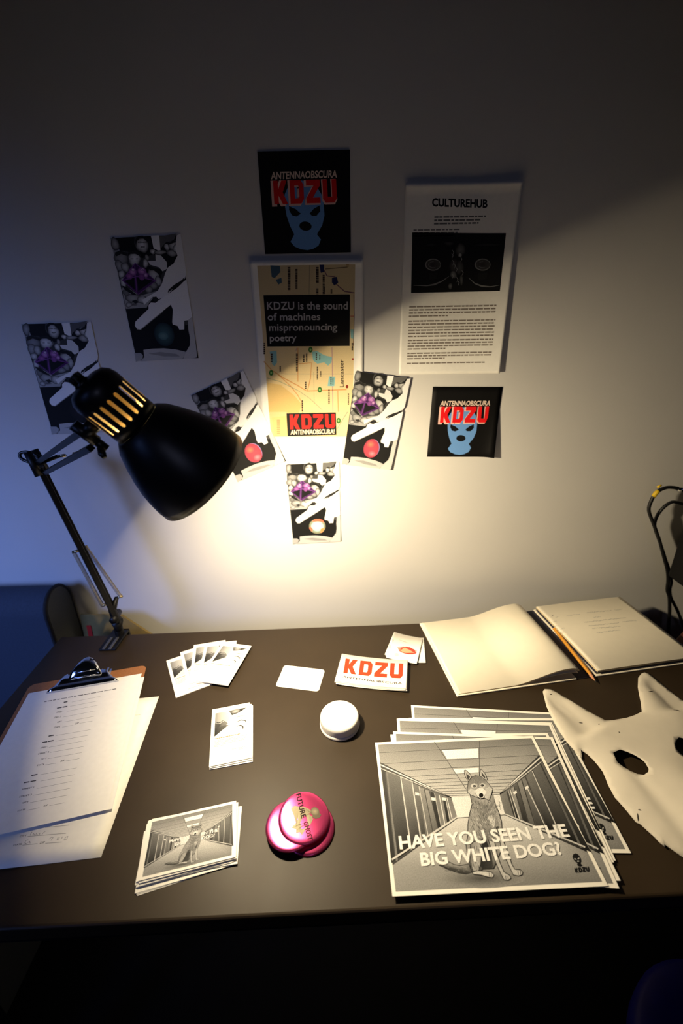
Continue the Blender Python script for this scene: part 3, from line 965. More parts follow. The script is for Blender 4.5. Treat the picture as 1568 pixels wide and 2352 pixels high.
nk = mkbm('vented_neck', bm, [BLACK, mat('tan_ceramic', (222, 200, 150), 0.5)], lamp, True)
sd = nk.modifiers.new('thickness', 'SOLIDIFY'); sd.thickness = 0.0010; sd.offset = -1; sd.material_offset = 1; sd.material_offset_rim = 1
# push switch on the cap
bm = bmesh.new()
add_lathe(bm, [(0.0, -0.094), (0.006, -0.094), (0.0075, -0.091), (0.0075, -0.084), (0.011, -0.082), (0.011, -0.078), (0, -0.078)], 16, LM @ Matrix.Translation((0.004, 0.0, 0)))
for k in range(8):
    a = 2 * math.pi * k / 8
    add_tube(bm, [LM @ Vector((0.004 + 0.0075 * math.cos(a), 0.0075 * math.sin(a), -0.093)), LM @ Vector((0.004 + 0.0075 * math.cos(a), 0.0075 * math.sin(a), -0.083))], 0.0016, 6)
mkbm('switch_knob', bm, BLACK, lamp, True)
# socket and bulb
bm = bmesh.new()
add_lathe(bm, [(0.0, -0.070), (0.022, -0.070), (0.022, -0.008), (0.0235, -0.006), (0.0235, -0.003), (0.0175, -0.002), (0.0165, 0.008), (0, 0.008)], 32, LM)
mkbm('socket', bm, mat('tan_ceramic', (222, 200, 150), 0.5, noise=0.05), lamp, True)
BULB = bpy.data.materials.new('glowing_bulb'); BULB.use_nodes = True
nt = BULB.node_tree
nt.nodes.remove(nt.nodes['Principled BSDF'])
em = nt.nodes.new('ShaderNodeEmission'); em.inputs[0].default_value = (*LAMP_COLOR, 1); em.inputs[1].default_value = LAMP_STRENGTH
nt.links.new(em.outputs[0], nt.nodes['Material Output'].inputs[0])
bm = bmesh.new()
BZ, BR = 0.100, 0.031            # reflector bulb: glowing disc recessed in a white cone
add_lathe(bm, [(0.0240, BZ - 0.0105), (0.014, BZ - 0.009), (0, BZ - 0.0085)], 24, LM)
bulb = mkbm('bulb', bm, BULB, lamp, True)
bm = bmesh.new()
add_lathe(bm, [(0.0145, 0.006), (0.0145, 0.040), (0.019, 0.058), (0.0300, BZ - 0.008), (BR + 0.0010, BZ), (BR, BZ + 0.0008), (0.0292, BZ - 0.004), (0.0244, BZ - 0.0110), (0, BZ - 0.0115)], 32, LM)
FROST = bpy.data.materials.new('glowing_frosted_glass'); FROST.use_nodes = True
fb = FROST.node_tree.nodes['Principled BSDF']
fb.inputs['Base Color'].default_value = (0.85, 0.8, 0.7, 1); fb.inputs['Roughness'].default_value = 0.5
fb.inputs['Emission Color'].default_value = (*LAMP_COLOR, 1); fb.inputs['Emission Strength'].default_value = LAMP_STRENGTH * 0.012
mkbm('bulb_cone', bm, FROST, bulb, True)
# head bracket and wing nut under the neck
side = RC @ Vector((-0.52, 0.80, 0.30))
side = (side - AX * side.dot(AX)).normalized()
HJ = JOINT - AX * 0.034 + side * 0.052
L_ = lambda p: LI @ p
bm = bmesh.new()
add_tube(bm, [L_(JOINT - AX * 0.034 + side * 0.034), L_(HJ)], [0.010, 0.008], 12)
add_tube(bm, [L_(HJ - AX * 0.016), L_(HJ + AX * 0.016)], 0.0075, 12)
mkbm('head_bracket', bm, BLACK, lamp, True)
bm = bmesh.new()
cn = HJ + AX * 0.024 + side * 0.004
add_tube(bm, [L_(HJ + AX * 0.014), L_(HJ + AX * 0.030)], 0.0055, 10)
wv = AX.cross(side)
for s_ in (-1, 1):
    add_tube(bm, [L_(cn), L_(cn + wv * 0.013 * s_ + AX * 0.004), L_(cn + wv * 0.018 * s_ + AX * 0.008)], [0.0042, 0.0048, 0.003], 8)
mkbm('wing_nut', bm, BLACK, lamp, True)
# arms
PIV = Vector((-0.5215, 0.826, TZ + 0.062))
ELB = EYE + ray(92, 1074) * 0.875
ua = (HJ - ELB).normalized()
la = (ELB - PIV).normalized()
perp = RC @ Vector((0.60, 0.80, 0)); perp = (perp - ua * perp.dot(ua)).normalized()
def bar(name, a, b, w, parent=lamp):
    bm = bmesh.new()
    d = b - a
    mt = LI @ axis_mtx(a, d)
    add_box(bm, (-w / 2, -w / 2, 0), (w / 2, w / 2, d.length), w * 0.12, mt)
    return mkbm(name, bm, BLACKSTEEL, parent)
bar('upper_arm_rod', ELB - perp * 0.011 - ua * 0.02, HJ - perp * 0.004 - ua * 0.008, 0.0085)
bar('upper_arm_rod', ELB + perp * 0.013 + ua * 0.002, HJ + perp * 0.018 - ua * 0.014, 0.0085)
lp = RC @ Vector((0.87, -0.5, 0)); lp = (lp - la * lp.dot(la)).normalized()
ld = la.cross(lp)
bar('lower_arm_rod', PIV + ld * 0.007 - la * 0.012, ELB + ld * 0.007, 0.0105)
bar('lower_arm_rod', PIV - ld * 0.009 + lp * 0.003 - la * 0.012, ELB - ld * 0.009 + lp * 0.003, 0.0105)
# elbow plate, bolts and cable loop
bm = bmesh.new()
for s_ in (-1, 1):
    add_tube(bm, [L_(ELB + ld * 0.014 * s_ - la * 0.014), L_(ELB + ld * 0.014 * s_ + la * 0.026 - perp * 0.010)], [0.009, 0.007], 10)
add_tube(bm, [L_(ELB - ld * 0.018), L_(ELB + ld * 0.018)], 0.006, 10)
mkbm('elbow_bracket', bm, BLACKSTEEL, lamp, True)
bm = bmesh.new()
loop = [EYE + ray(*p) * 0.872 for p in ((100, 1062), (84, 1046), (62, 1038), (46, 1042), (50, 1054), (70, 1062), (92, 1066))]
add_tube(bm, [L_(p) for p in smooth_path(loop, 5)], 0.0033, 8)
mkbm('cord_loop', bm, BLACK, lamp, True)
def spring(a, b, rc=0.0036, turns=None):
    bm = bmesh.new()
    d = b - a
    mt = LI @ axis_mtx(a, d)
    L0 = d.length
    turns = turns or int(L0 / 0.0024)
    n = turns * 9
    P = []
    for i in range(n + 1):
        t = i / n
        ang = 2 * math.pi * turns * t
        P.append(mt @ Vector((rc * math.cos(ang), rc * math.sin(ang), L0 * t)))
    add_tube(bm, P, 0.00075, 4)
    return mkbm('spring', bm, BRASS, lamp, True)
def pin(a, b, r=0.0032, name='spring_pin'):
    bm = bmesh.new()
    add_tube(bm, [L_(a), L_(b)], r, 10)
    mkbm(name, bm, BRASS, lamp, True)
def onarm(px, py, s):          # point of the lower arm plane near the given pixel
    r = ray(px, py)
    nrm = ld
    return EYE + r * ((PIV + ld * s - EYE).dot(nrm) / r.dot(nrm))
def ondepth(px, py, d):
    return EYE + ray(px, py) * d
def armdepth(py):              # camera depth of the lower arm at image row py
    fz = RC.col[2]
    d0, d1_ = (PIV - EYE).dot(fz), (ELB - EYE).dot(fz)
    return d0 + (d1_ - d0) * (1425 - py) / (1425 - 1074)
s1a, s1b = ondepth(169, 1268, armdepth(1268) - 0.012), ondepth(235, 1391, armdepth(1391) - 0.012)
s2a, s2b = ondepth(197, 1256, armdepth(1256) + 0.012), ondepth(277, 1370, armdepth(1370) + 0.012)
spring(s1a, s1b); spring(s2a, s2b)
pin(s1a - lp * 0.002, s1a + lp * 0.012); pin(s1b - lp * 0.002, s1b + lp * 0.012)
pin(s2a + lp * 0.003, s2a - lp * 0.011); pin(s2b + lp * 0.004, s2b - lp * 0.009)
s3a, s3b = ondepth(83, 1068, 0.862), ondepth(133, 1048, 0.835)
bm = bmesh.new()
add_tube(bm, [L_(s3a), L_(s3b)], 0.0036, 10)
mkbm('tension_rod', bm, BLACKSTEEL, lamp, True)
pin(s3b, ondepth(150, 1046, 0.832), 0.0030); pin(ondepth(168, 1042, 0.845), ondepth(178, 1040, 0.845), 0.0028)
# base: lug plate, post and clamp
bm = bmesh.new()
lug = [ondepth(258, 1402, armdepth(1400)), ondepth(268, 1372, armdepth(1380) + 0.004), ondepth(276, 1396, armdepth(1400) + 0.006)]
add_tube(bm, [L_(PIV + Vector((0, 0, -0.012))), L_(lug[0]), L_(lug[1])], [0.010, 0.0085, 0.0045], 10)
mkbm('pivot_lug', bm, BLACKSTEEL, lamp, True)
bm = bmesh.new()
add_tube(bm, [L_(PIV - Vector((0, 0, 0.014))), L_(Vector((-0.5265, 0.832, TZ + 0.028))), L_(Vector((-0.530, 0.836, TZ + 0.012)))], [0.013, 0.009, 0.008], 12)
add_tube(bm, [L_(PIV + ld * 0.020), L_(PIV - ld * 0.020)], 0.008, 12)
mkbm('pivot_post', bm, BLACKSTEEL, lamp, True)
cl = bmesh.new()
zc_ = 0.0
add_box(cl, (-0.019, -0.050, 0.0), (0.019, 0.0215, 0.006), 0.0015)
add_box(cl, (-0.019, 0.0155, -0.060), (0.019, 0.0215, 0.006), 0.0015)
add_box(cl, (-0.019, -0.045, -0.066), (0.019, 0.0215, -0.060), 0.0015)
add_tube(cl, [(0.004, 0.004, 0.004), (0.004, 0.004, 0.022)], 0.010, 14)
mkbm('clamp', cl, BLACKSTEEL, lamp)
bm = bmesh.new()
add_tube(bm, [(0, -0.025, -0.082), (0, -0.025, -0.0295)], 0.004, 10)
add_tube(bm, [(-0.016, -0.025, -0.080), (0.016, -0.025, -0.080)], 0.0028, 8)
add_lathe(bm, [(0, -0.0325), (0.011, -0.0325), (0.011, -0.0290), (0, -0.0290)], 16, Matrix.Translation((0, -0.025, 0)))
mkbm('clamp_screw', bm, BLACKSTEEL, lamp, True)
# the strip of cord on the desk beside the clamp
bm = bmesh.new()
add_box(bm, (-0.010, -0.052, 0.006), (-0.004, -0.012, 0.008), 0.0005)
add_box(bm, (0.004, -0.052, 0.006), (0.010, -0.012, 0.008), 0.0005)
mkbm('clamp_rib', bm, mat('worn_steel', (120, 118, 112), 0.4, metal=0.8, noise=0.1), lamp)

# ================================================================== CLIPBOARD AND FORMS
z1 = crop(0, 1480, 0.2551)
zz = crop(20, 1780, 220 / 1568)
# loose form under the clipboard
LFQ = [(365, 1600), (232, 1968)]
lf = frame2(LFQ[0], LFQ[1], (0.5, 0.5), (0.5, -0.5), 0.2159, 0.2825, 0.0006)
def lbend(x, y):
    v = 0.5 - y / lf.h
    u = x / lf.w + 0.5
    return 0.005 * max(0, v - 0.93) ** 2 / 0.0049 * max(0, 0.7 - u)
o = sheet('loose_form', lf, 0.0003, PAPER, 'white paper form lying on the desk under the clipboard, handwriting at its lower edge', 'paper', lbend, 10, 14)
A = Art(lf, lbend)
GR = G(96)
def field(A, cv, word, p0, p1, hgt, ln, lw=0.0005):
    if word[0] == '-':                  # words too blurred to read
        for k in range(len(word)):
            n_ = len(word)
            q0 = (p0[0] + (p1[0] - p0[0]) * k / n_, p0[1] + (p1[1] - p0[1]) * k / n_)
            q1 = (p0[0] + (p1[0] - p0[0]) * (k + 0.86) / n_, p0[1] + (p1[1] - p0[1]) * (k + 0.86) / n_)
            A.poly([q0, q1, (q1[0] + 2, q1[1] - hgt * 0.8), (q0[0] + 2, q0[1] - hgt * 0.8)], G(84), cv)
    else:
        A.text(word, p0, p1, (p0[0] + hgt * 0.25, p0[1] - hgt), G(50), cv, bold=0.015)
    if ln:
        A.line(ln, lw, GR, cv)
A.line([(600, 860), (985, 822)], 0.0005, GR, zz)
field(A, zz, 'CITY', (176, 1022), (290, 1002), 26, [(310, 1006), (935, 955)])
field(A, zz, 'STATE', (72, 1165), (212, 1142), 26, [(225, 1150), (470, 1125)])
field(A, zz, 'ZIP', (500, 1130), (588, 1115), 30, [(600, 1120), (870, 1100)])
A.build(o, 'print')
A = Art(lf, lbend)
pen = G(120)
for P in ([(350, 990), (380, 930)], [(390, 985), (405, 955), (420, 980)], [(440, 985), (450, 955), (470, 985)], [(500, 980), (510, 950)], [(545, 975), (575, 940), (600, 925)], [(320, 1060), (280, 1075), (262, 1115), (290, 1125)], [(310, 1110), (345, 1085), (350, 1120)], [(660, 1050), (700, 1020), (730, 1020), (690, 1075)], [(790, 1070), (800, 1030), (830, 1020), (810, 1060)], [(860, 1050), (880, 1010)], [(900, 1070), (930, 1020), (970, 1000), (950, 1050), (915, 1065)]):
    A.line(P, 0.0006, pen, zz)
A.build(o, 'handwriting')
A = Art(lf, lbend)
A.line([(1190, 605), (1205, 602)], 0.0010, GR, z1); A.line([(1180, 640), (1262, 634)], 0.0006, G(150), z1)
A.build(o, 'printed_mark')
# the board
bf = frame2((338, 1524), (246, 1862), (0.5, 0.5), (0.480, -0.4965), 0.223, 0.308, 0.0048)
bo = empty('clipboard')
bo.matrix_world = bf.mtx()
tag(bo, 'brown hardboard clipboard with a chrome clip, at the left end of the desk', 'clipboard')
bmh = slab_mesh('board', rounded(bf.w, bf.h, 0.012, 6), 0.0032, HARDBOARD, EDGEM)
put(bmh, bo, 'board')
# sheets held by the clip (each a thing)
f1 = frame4([T(67, 1592, 0.006), T(324, 1547, 0.006), T(245, 1860, 0.006)], UP, 0.2095, 0.2855)
_r = 0.0
_ux = f1.ux * math.cos(_r) - f1.uy * math.sin(_r)
f2 = Frame(f1.o + f1.ux * 0.0068 - f1.uy * 0.0055 - UP * 0.0006, _ux, UP.cross(_ux), UP, f1.w, f1.h - 0.011)
f2b = Frame(f1.o + f1.ux * 0.0032 - f1.uy * 0.007 - UP * 0.0003, f1.ux, f1.uy, UP, f1.w, f1.h - 0.010)
sheet('form_sheet', f2, 0.0002, PAPER, 'lower white form on the clipboard, its edge sticking out on the right', 'paper', group='forms on the clipboard')
o = sheet('form_sheet', f1, 0.0003, PAPER, 'top white sign-up form under the chrome clip of the clipboard', 'paper', group='forms on the clipboard')
A = Art(f1)
# heading, too blurred to read
x0, y0, x1, y1 = 400, 518, 1060, 398
t = 0.0
while t < 0.98:
    w = random.uniform(0.03, 0.10)
    a, b = min(1, t), min(1, t + w)
    P = lambda s_, dy: (x0 + (x1 - x0) * s_, y0 + (y1 - y0) * s_ + dy)
    A.poly([P(a, 3), P(b, 3), P(b, -4), P(a, -4)], G(random.choice((96, 120, 150))), z1)
    t += w + 0.014
rows = [
    ('-', (572, 528), (612, 520), [(645, 520), (905, 468)]), ('--', (512, 580), (612, 562), [(630, 558), (880, 510)]),
    ('STREET 1', (508, 620), (566, 610), [(600, 604), (880, 548)]), ('STREET 2', (484, 668), (545, 656), [(570, 655), (860, 598)]),
    ('CITY', (514, 708), (555, 700), [(575, 700), (845, 648)]), ('STATE', (482, 756), (540, 746), [(560, 745), (660, 728)]),
    ('ZIP', (672, 722), (708, 714), [(715, 712), (830, 690)]),
    ('-', (436, 832), (490, 822), [(500, 822), (815, 768)]), ('--', (378, 890), (488, 870), [(500, 872), (795, 818)]),
    ('STREET 1', (364, 940), (430, 928), [(440, 928), (770, 866)]), ('STREET 2', (342, 994), (440, 974), [(450, 974), (752, 920)]),
    ('CITY', (366, 1042), (420, 1032), [(430, 1030), (735, 974)]), ('STATE', (330, 1098), (396, 1086), [(405, 1086), (505, 1070)]),
    ('ZIP', (542, 1060), (580, 1050), [(590, 1050), (715, 1028)]),
    ('-', (282, 1186), (345, 1174), [(362, 1174), (690, 1112)]), ('--', (214, 1252), (332, 1230), [(365, 1232), (672, 1172)]),
    ('STREET 1', (198, 1312), (305, 1292), [(330, 1298), (645, 1234)]), ('STREET 2', (172, 1380), (286, 1358), [(300, 1360), (630, 1296)]),
    ('CITY', (200, 1434), (258, 1422), [(270, 1426), (606, 1358)]), ('STATE', (156, 1506), (228, 1492), [(245, 1494), (355, 1472)]),
    ('ZIP', (390, 1462), (432, 1452), [(445, 1452), (580, 1426)])]
for w_, p0, p1, ln in rows:
    field(A, z1, w_, p0, p1, 13, ln, 0.0004)
A.build(o, 'print')
# chrome clip, in board coordinates (y up to the top edge)
def bl(px, py, z=0.006):
    d = T(px, py, z) - bf.o
    return Vector((d.dot(bf.ux), d.dot(bf.uy), 0))
pl, pr = bl(108, 1592, 0.010), bl(277, 1556, 0.010)
cxm = (pl.x + pr.x) / 2 - 0.003; hw = (pr.x - pl.x) / 2; cy0 = (pl.y + pr.y) / 2
bm = bmesh.new()
# jaw: a bent plate with a rolled front edge
prof = [(-0.002, 0.0022), (-0.0015, 0.0062), (0.003, 0.0088), (0.008, 0.0085), (0.016, 0.0125), (0.025, 0.0165)]
nx = 16
G_ = []
for i in range(nx + 1):
    u = 2 * i / nx - 1
    row = []
    for k, (yy, zz_) in enumerate(prof):
        wv_ = hw * (1 - 0.42 * (k / (len(prof) - 1)) ** 1.6)
        row.append(bm.verts.new((cxm + u * wv_, cy0 + yy, zz_)))
    G_.append(row)
for i in range(nx):
    for k in range(len(prof) - 1):
        bm.faces.new((G_[i][k], G_[i + 1][k], G_[i + 1][k + 1], G_[i][k + 1]))
jaw = mkbm('clip_jaw', bm, CHROME, bo, True)
sd = jaw.modifiers.new('thickness', 'SOLIDIFY'); sd.thickness = 0.0009; sd.offset = 1
# lever: tab that stands up and leans back, with a rounded head
bm = bmesh.new()
secs = [(0.012, 0.0105, 0.031), (0.018, 0.0185, 0.030), (0.022, 0.0255, 0.027), (0.028, 0.0300, 0.023), (0.036, 0.0330, 0.018), (0.044, 0.0350, 0.012), (0.048, 0.0352, 0.006)]
rows_ = []
for yy, z_, w_ in secs:
    row = []
    for i in range(11):
        u = 2 * i / 10 - 1
        row.append(bm.verts.new((cxm + 0.002 + u * w_, cy0 + yy, z_ - 0.004 * abs(u) ** 3)))
    rows_.append(row)
for a, b in zip(rows_, rows_[1:]):
    for i in range(10):
        bm.faces.new((a[i], a[i + 1], b[i + 1], b[i]))
lev = mkbm('clip_lever', bm, CHROME, bo, True)
sd = lev.modifiers.new('thickness', 'SOLIDIFY'); sd.thickness = 0.0012; sd.offset = 1
# embossed bars on the lever
bm = bmesh.new()
for yy, z_ in ((0.0140, 0.0142), (0.0200, 0.0228)):
    add_tube(bm, [(cxm - 0.019, cy0 + yy, z_ + 0.0006), (cxm + 0.022, cy0 + yy, z_ + 0.0006)], 0.0010, 8)
mkbm('embossed_bar', bm, CHROME, lev, True)
bm = bmesh.new()
mtx = Matrix.Translation((cxm - 0.030, cy0 + 0.029, 0.009))
add_tube(bm, [(cxm - 0.034, cy0 + 0.028, 0.0095), (cxm + 0.038, cy0 + 0.028, 0.0095)], 0.0024, 10)
for k in range(9):
    a0 = cxm - 0.03 + 0.0075 * k
    add_tube(bm, [(a0 + 0.002 * (j / 8), cy0 + 0.028 + 0.0048 * math.cos(j * math.pi / 4), 0.0095 + 0.0048 * math.sin(j * math.pi / 4)) for j in range(9)], 0.0009, 5)
mkbm('clip_spring', bm, CHROME, bo, True)
bm = bmesh.new()
add_box(bm, (cxm - 0.042, cy0 + 0.016, 0.0), (cxm + 0.044, cy0 + 0.042, 0.0012), 0.0004)
for sx in (-0.038, 0.040):
    add_box(bm, (cxm + sx - 0.002, cy0 + 0.020, 0.0), (cxm + sx + 0.002, cy0 + 0.036, 0.0105), 0.0006)
mkbm('clip_base', bm, CHROME, bo)
for sx in (-0.025, 0.027):
    bm = bmesh.new()
    add_lathe(bm, [(0, 0.0032), (0.0022, 0.0028), (0.0034, 0.0012), (0.0034, 0.0008), (0, 0.0008)], 14, Matrix.Translation((cxm + sx, cy0 + 0.038, 0.0004)))
    mkbm('rivet', bm, CHROME, bo, True)

# ================================================================== SMALL ZINES: fan of five and a pile of three
z9 = crop(370, 1460, 230 / 1568)
ZW, ZH = 0.0695, 0.1185
EQ = [z9(965, 105), z9(1425, 165), z9(1130, 805), z9(790, 752)]
fe = tframe(EQ, 0.006, ZW, ZH)
def zine_art(fr, cv, quad):
    """picture on the cover, given in unit cover coordinates"""
    A = Art(fr)
    u = lambda pts, c: A.upoly(pts, c)
    A.urect(0.09, 0.09, 0.90, 0.52, G(206)).up()
    u([(0.09, 0.09), (0.42, 0.09), (0.50, 0.20), (0.36, 0.34), (0.09, 0.40)], [G(120), G(190), G(196), G(170), G(120)]).up()
    u([(0.09, 0.28), (0.22, 0.31), (0.34, 0.27), (0.42, 0.33), (0.09, 0.52)], [G(70), G(60), G(110), G(110), G(20)]).up()
    u([(0.09, 0.38), (0.32, 0.35), (0.44, 0.36), (0.09, 0.525)], [G(40), G(90), G(90), G(20)]).up()
    A.lline([A.uv(*p) for p in ((0.10, 0.255), (0.17, 0.285), (0.25, 0.28), (0.31, 0.25))], 0.0022, G(40), True)
    u([(0.44, 0.09), (0.90, 0.09), (0.80, 0.13), (0.66, 0.17), (0.52, 0.19), (0.48, 0.14)], [G(110), G(40), G(60), G(60), G(50), G(80)]).up()
    A.lell(A.uv(0.62, 0.125), 0.0075, 0.0045, G(170), 0.2, G(110)).up()
    u([(0.52, 0.20), (0.70, 0.17), (0.62, 0.30), (0.46, 0.40), (0.44, 0.34)], G(240)).up()
    for P, w in ((((0.64, 0.25), (0.74, 0.235), (0.86, 0.25)), 0.0012), (((0.66, 0.33), (0.76, 0.315), (0.86, 0.34), (0.88, 0.38)), 0.0026), (((0.64, 0.42), (0.74, 0.41), (0.80, 0.45), (0.80, 0.49)), 0.0030)):
        A.lline([A.uv(*p) for p in P], w, G(70), True)
    A.up()
    A.words(0.10, 0.72, 0.565, 0.014, (150, 130, 92))
    for k in range(5):
        A.words(0.10, 0.90 - 0.04 * (k % 2), 0.605 + 0.024 * k, 0.008, (206, 192, 158), 0.34 if k == 4 else None)
    A.words(0.52, 0.90, 0.80, 0.008, (206, 192, 158)); A.words(0.68, 0.88, 0.825, 0.008, (206, 192, 158))
    return A
fz = Frame(Vector((0, 0, 0)), Vector((1, 0, 0)), Vector((0, 1, 0)), UP, ZW, ZH)
zmesh = zine_art(fz, None, None).mesh('cover_print')
# folded booklet: cover wraps round a spine at the left, inner leaf inside
def zine_mesh(t, gap=0.0):
    bm = bmesh.new()
    w, h = ZW / 2, ZH / 2
    # spine edge at -x; upper and lower cover meet there
    def leaf(z0l, z0r, th):
        v = [bm.verts.new(p) for p in ((-w, -h, z0l), (w, -h, z0r), (w, h, z0r), (-w, h, z0l), (-w, -h, z0l - th), (w, -h, z0r - th), (w, h, z0r - th), (-w, h, z0l - th))]
        for q in ((0, 1, 2, 3), (7, 6, 5, 4), (0, 4, 5, 1), (1, 5, 6, 2), (2, 6, 7, 3), (3, 7, 4, 0)):
            bm.faces.new([v[i] for i in q])
    leaf(0, 0, 0.0003)
    leaf(-t * 0.45, -t * 0.5 - 0.0001, 0.0003)
    leaf(-t + 0.0003, -t + 0.0003, 0.0003)
    bmesh.ops.recalc_face_normals(bm, faces=bm.faces)
    me = bpy.data.meshes.new('zine')
    bm.to_mesh(me); bm.free()
    me.materials.append(CARD)
    return me
zm = zine_mesh(0.0014)
def zine(fr, label, group):
    o = sheet('zine', fr, 0, CARD, label, 'booklet', group=group, me=zm)
    put(zmesh, o, 'cover_print')
    return o
fan = [  # top-left corner and a second point down the left edge
    ((80, 392), (232, 985), 0.0015, 'leftmost zine of the fan, its lower corner sticking out towards the clipboard'),
    ((297, 262), (362, 560), 0.0030, 'second zine from the left in the fan of five'),
    ((512, 148), (470, 480), 0.0045, 'middle zine in the fan of five'),
    ((690, 130), (612, 470), 0.0060, 'fourth zine from the left in the fan of five'),
]
GF = 'zines fanned out on the desk'
for a, b, z, lab in fan:
    A3, B3 = T(*z9(*a), z), T(*z9(*b), z)
    d = (B3 - A3).normalized()
    uy = -d; ux = uy.cross(UP)
    zine(Frame(A3 + ux * ZW / 2 - uy * ZH / 2, ux, uy, UP, ZW, ZH), lab, GF)
A3, B3 = T(*z9(962, 103), 0.0075), T(*z9(1425, 163), 0.0075)
ux = (B3 - A3).normalized(); uy = UP.cross(ux)
zine(Frame(A3 + ux * ZW / 2 - uy * ZH / 2, ux, uy, UP, ZW, ZH), 'rightmost zine, topmost of the fan of five', GF)
z2 = crop(360, 1450, 0.2551)
GP = 'pile of zines in the middle of the desk'
for k, (q, lab) in enumerate([
        ([(533, 745), (872, 672), (852, 1158), (470, 1224)], 'bottom zine of the pile near the white puck'),
        ([(528, 730), (862, 655), (845, 1140), (462, 1224)], 'middle zine of the pile near the white puck'),
        ([(520, 716), (848, 638), (835, 1122), (456, 1222)], 'top zine of the pile near the white puck')]):
    z = 0.0015 + 0.0017 * k
    f = tframe([z2(*p) for p in q], z, ZW, ZH)
    # lower edge of the upper booklets gapes a little
    o = zine(f, lab, GP)

# ================================================================== BLANK CARD
f = tframe([(652.9, 1527.3), (744.7, 1538.8), (732.4, 1589.8), (632.4, 1575)], 0.0006)
sheet('blank_card', f, 0.0005, CARD, 'plain white card with rounded corners lying alone on the desk', 'card', r=0.006)

# ================================================================== KDZU STICKERS
zs4 = crop(720, 1440, 0.19133)
SW, SH = 0.1405, 0.0785
SQK = [zs4(338, 335), zs4(1125, 425), zs4(1110, 745), zs4(265, 650)]
fs = tframe(SQK, 0.0065, SW, SH)
def kb(x, y):
    u = x / SW + 0.5
    return 0.0042 * (2 * abs(u - 0.45)) ** 2 * 0.75
def sticker_art(fr):
    A = Art(fr, kb)
    A.kdzu((355, 558), (1068, 632), (1076, 452), (385, 386), (222, 62, 34), zs4).up()
    A.text('ANTENNAOBSCURA', (342, 612), (1062, 704), (350, 590), (40, 26, 22), zs4, bold=0.02)
    return A
ka = sticker_art(fs).mesh()
GS = 'stack of stickers behind the white puck'
kme = None
labs = ['bottom sticker of the KDZU stack', 'third sticker down in the KDZU stack', 'second sticker down in the KDZU stack', 'white sticker with red KDZU letters, top of its stack']
for k in range(4):
    off = [(0.0015, -0.0035), (-0.001, -0.0022), (0.0008, -0.0012), (0, 0)][k]
    rot = [0.012, -0.008, 0.006, 0][k]
    ux = fs.ux * math.cos(rot) + fs.uy * math.sin(rot)
    f = Frame(fs.o + fs.ux * off[0] + fs.uy * off[1] - UP * (0.00125 * (3 - k)), ux, UP.cross(ux), UP, SW, SH)
    o = sheet('sticker', f, 0.0006, CARD, labs[k], 'sticker', kb, 64, 2, group=GS, me=kme)
    kme = o.data
    if k == 3:
        put(ka, o)

# ================================================================== EYE CARDS
z6 = crop(880, 1450, 100 / 1568)
EW, EH = 0.0655, 0.0800
def eb(x, y):
    u = x / EW + 0.5
    return 0.0016 * (2 * abs(u - 0.5)) ** 2
fy = tframe([z6(350, 92), z6(1395, 312), z6(1195, 1212), z6(160, 962)], 0.0036, EW, EH)
def eye_art(fr):
    A = Art(fr, eb)
    A.poly([(525, 600), (600, 600), (700, 575), (780, 560), (900, 575), (1030, 620), (1120, 690), (1195, 770), (1185, 810), (1060, 840), (900, 835), (760, 800), (650, 760), (565, 700)], (206, 66, 52), z6).up()
    A.poly([(560, 625), (640, 620), (760, 590), (900, 600), (1010, 640), (1090, 700), (1150, 790), (1000, 815), (860, 800), (720, 760), (600, 700)], (232, 158, 126), z6).up()
    A.ell((865, 670), 118, 92, (190, 40, 46), z6, edge=(214, 70, 64)).up()
    A.ell((865, 670), 44, 36, (240, 170, 150), z6).up()
    for k in range(14):
        t = k / 13
        x, y = 525 + 660 * t, 595 - 60 * math.sin(math.pi * t) + 150 * t * t
        A.line([(x, y), (x - 12 + 30 * t, y - 32)], 0.0007, (60, 22, 22), z6)
    for k in range(16):
        t = k / 15
        x, y = 570 + 580 * t, 705 + 120 * math.sin(math.pi * t * 0.62)
        A.line([(x, y), (x - 6, y + 26)], 0.0006, (70, 28, 26), z6)
    A.line([(505, 585), (560, 600), (650, 590), (780, 556), (960, 590), (1100, 670), (1200, 730)], 0.0012, (70, 20, 22), z6)
    A.line([(565, 310), (640, 335), (700, 360), (780, 380), (830, 400), (900, 415)], 0.0010, (90, 34, 38), z6, taper=True)
    A.line([(320, 310), (350, 345), (345, 400)], 0.0014, (90, 34, 38), z6, taper=True); A.line([(380, 310), (355, 350)], 0.0010, (90, 34, 38), z6, taper=True)
    for y0 in (955, 1048):
        A.line([(910, y0 - 10), (1130, y0 + 24)], 0.0009, (226, 214, 188), z6)
    A.ell((480, 850), 80, 60, (240, 232, 204), z6); A.ell((230, 570), 50, 80, (240, 232, 204), z6)
    return A
ey = eye_art(fy).mesh()
eme = None
GE = 'stack of eye cards beside the notebook'
for k, (dx, dy, rot, lab) in enumerate([(0.010, 0.004, 0.20, 'bottom card of the eye card stack, its corner showing on the right'), (-0.0035, 0.008, -0.05, 'second card down in the eye card stack, showing on the left'), (-0.0015, 0.004, -0.02, 'third card down in the eye card stack, barely showing'), (0, 0, 0, 'white card printed with a red eye, top of its stack')]):
    ux = fy.ux * math.cos(rot) + fy.uy * math.sin(rot)
    f = Frame(fy.o + fy.ux * dx + fy.uy * dy - UP * (0.0009 * (3 - k)), ux, UP.cross(ux), UP, EW, EH)
    o = sheet('eye_card', f, 0.0006, CARD, lab, 'card', eb, 64, 2, group=GE, me=eme)
    eme = o.data
    if k == 3:
        put(ey, o)

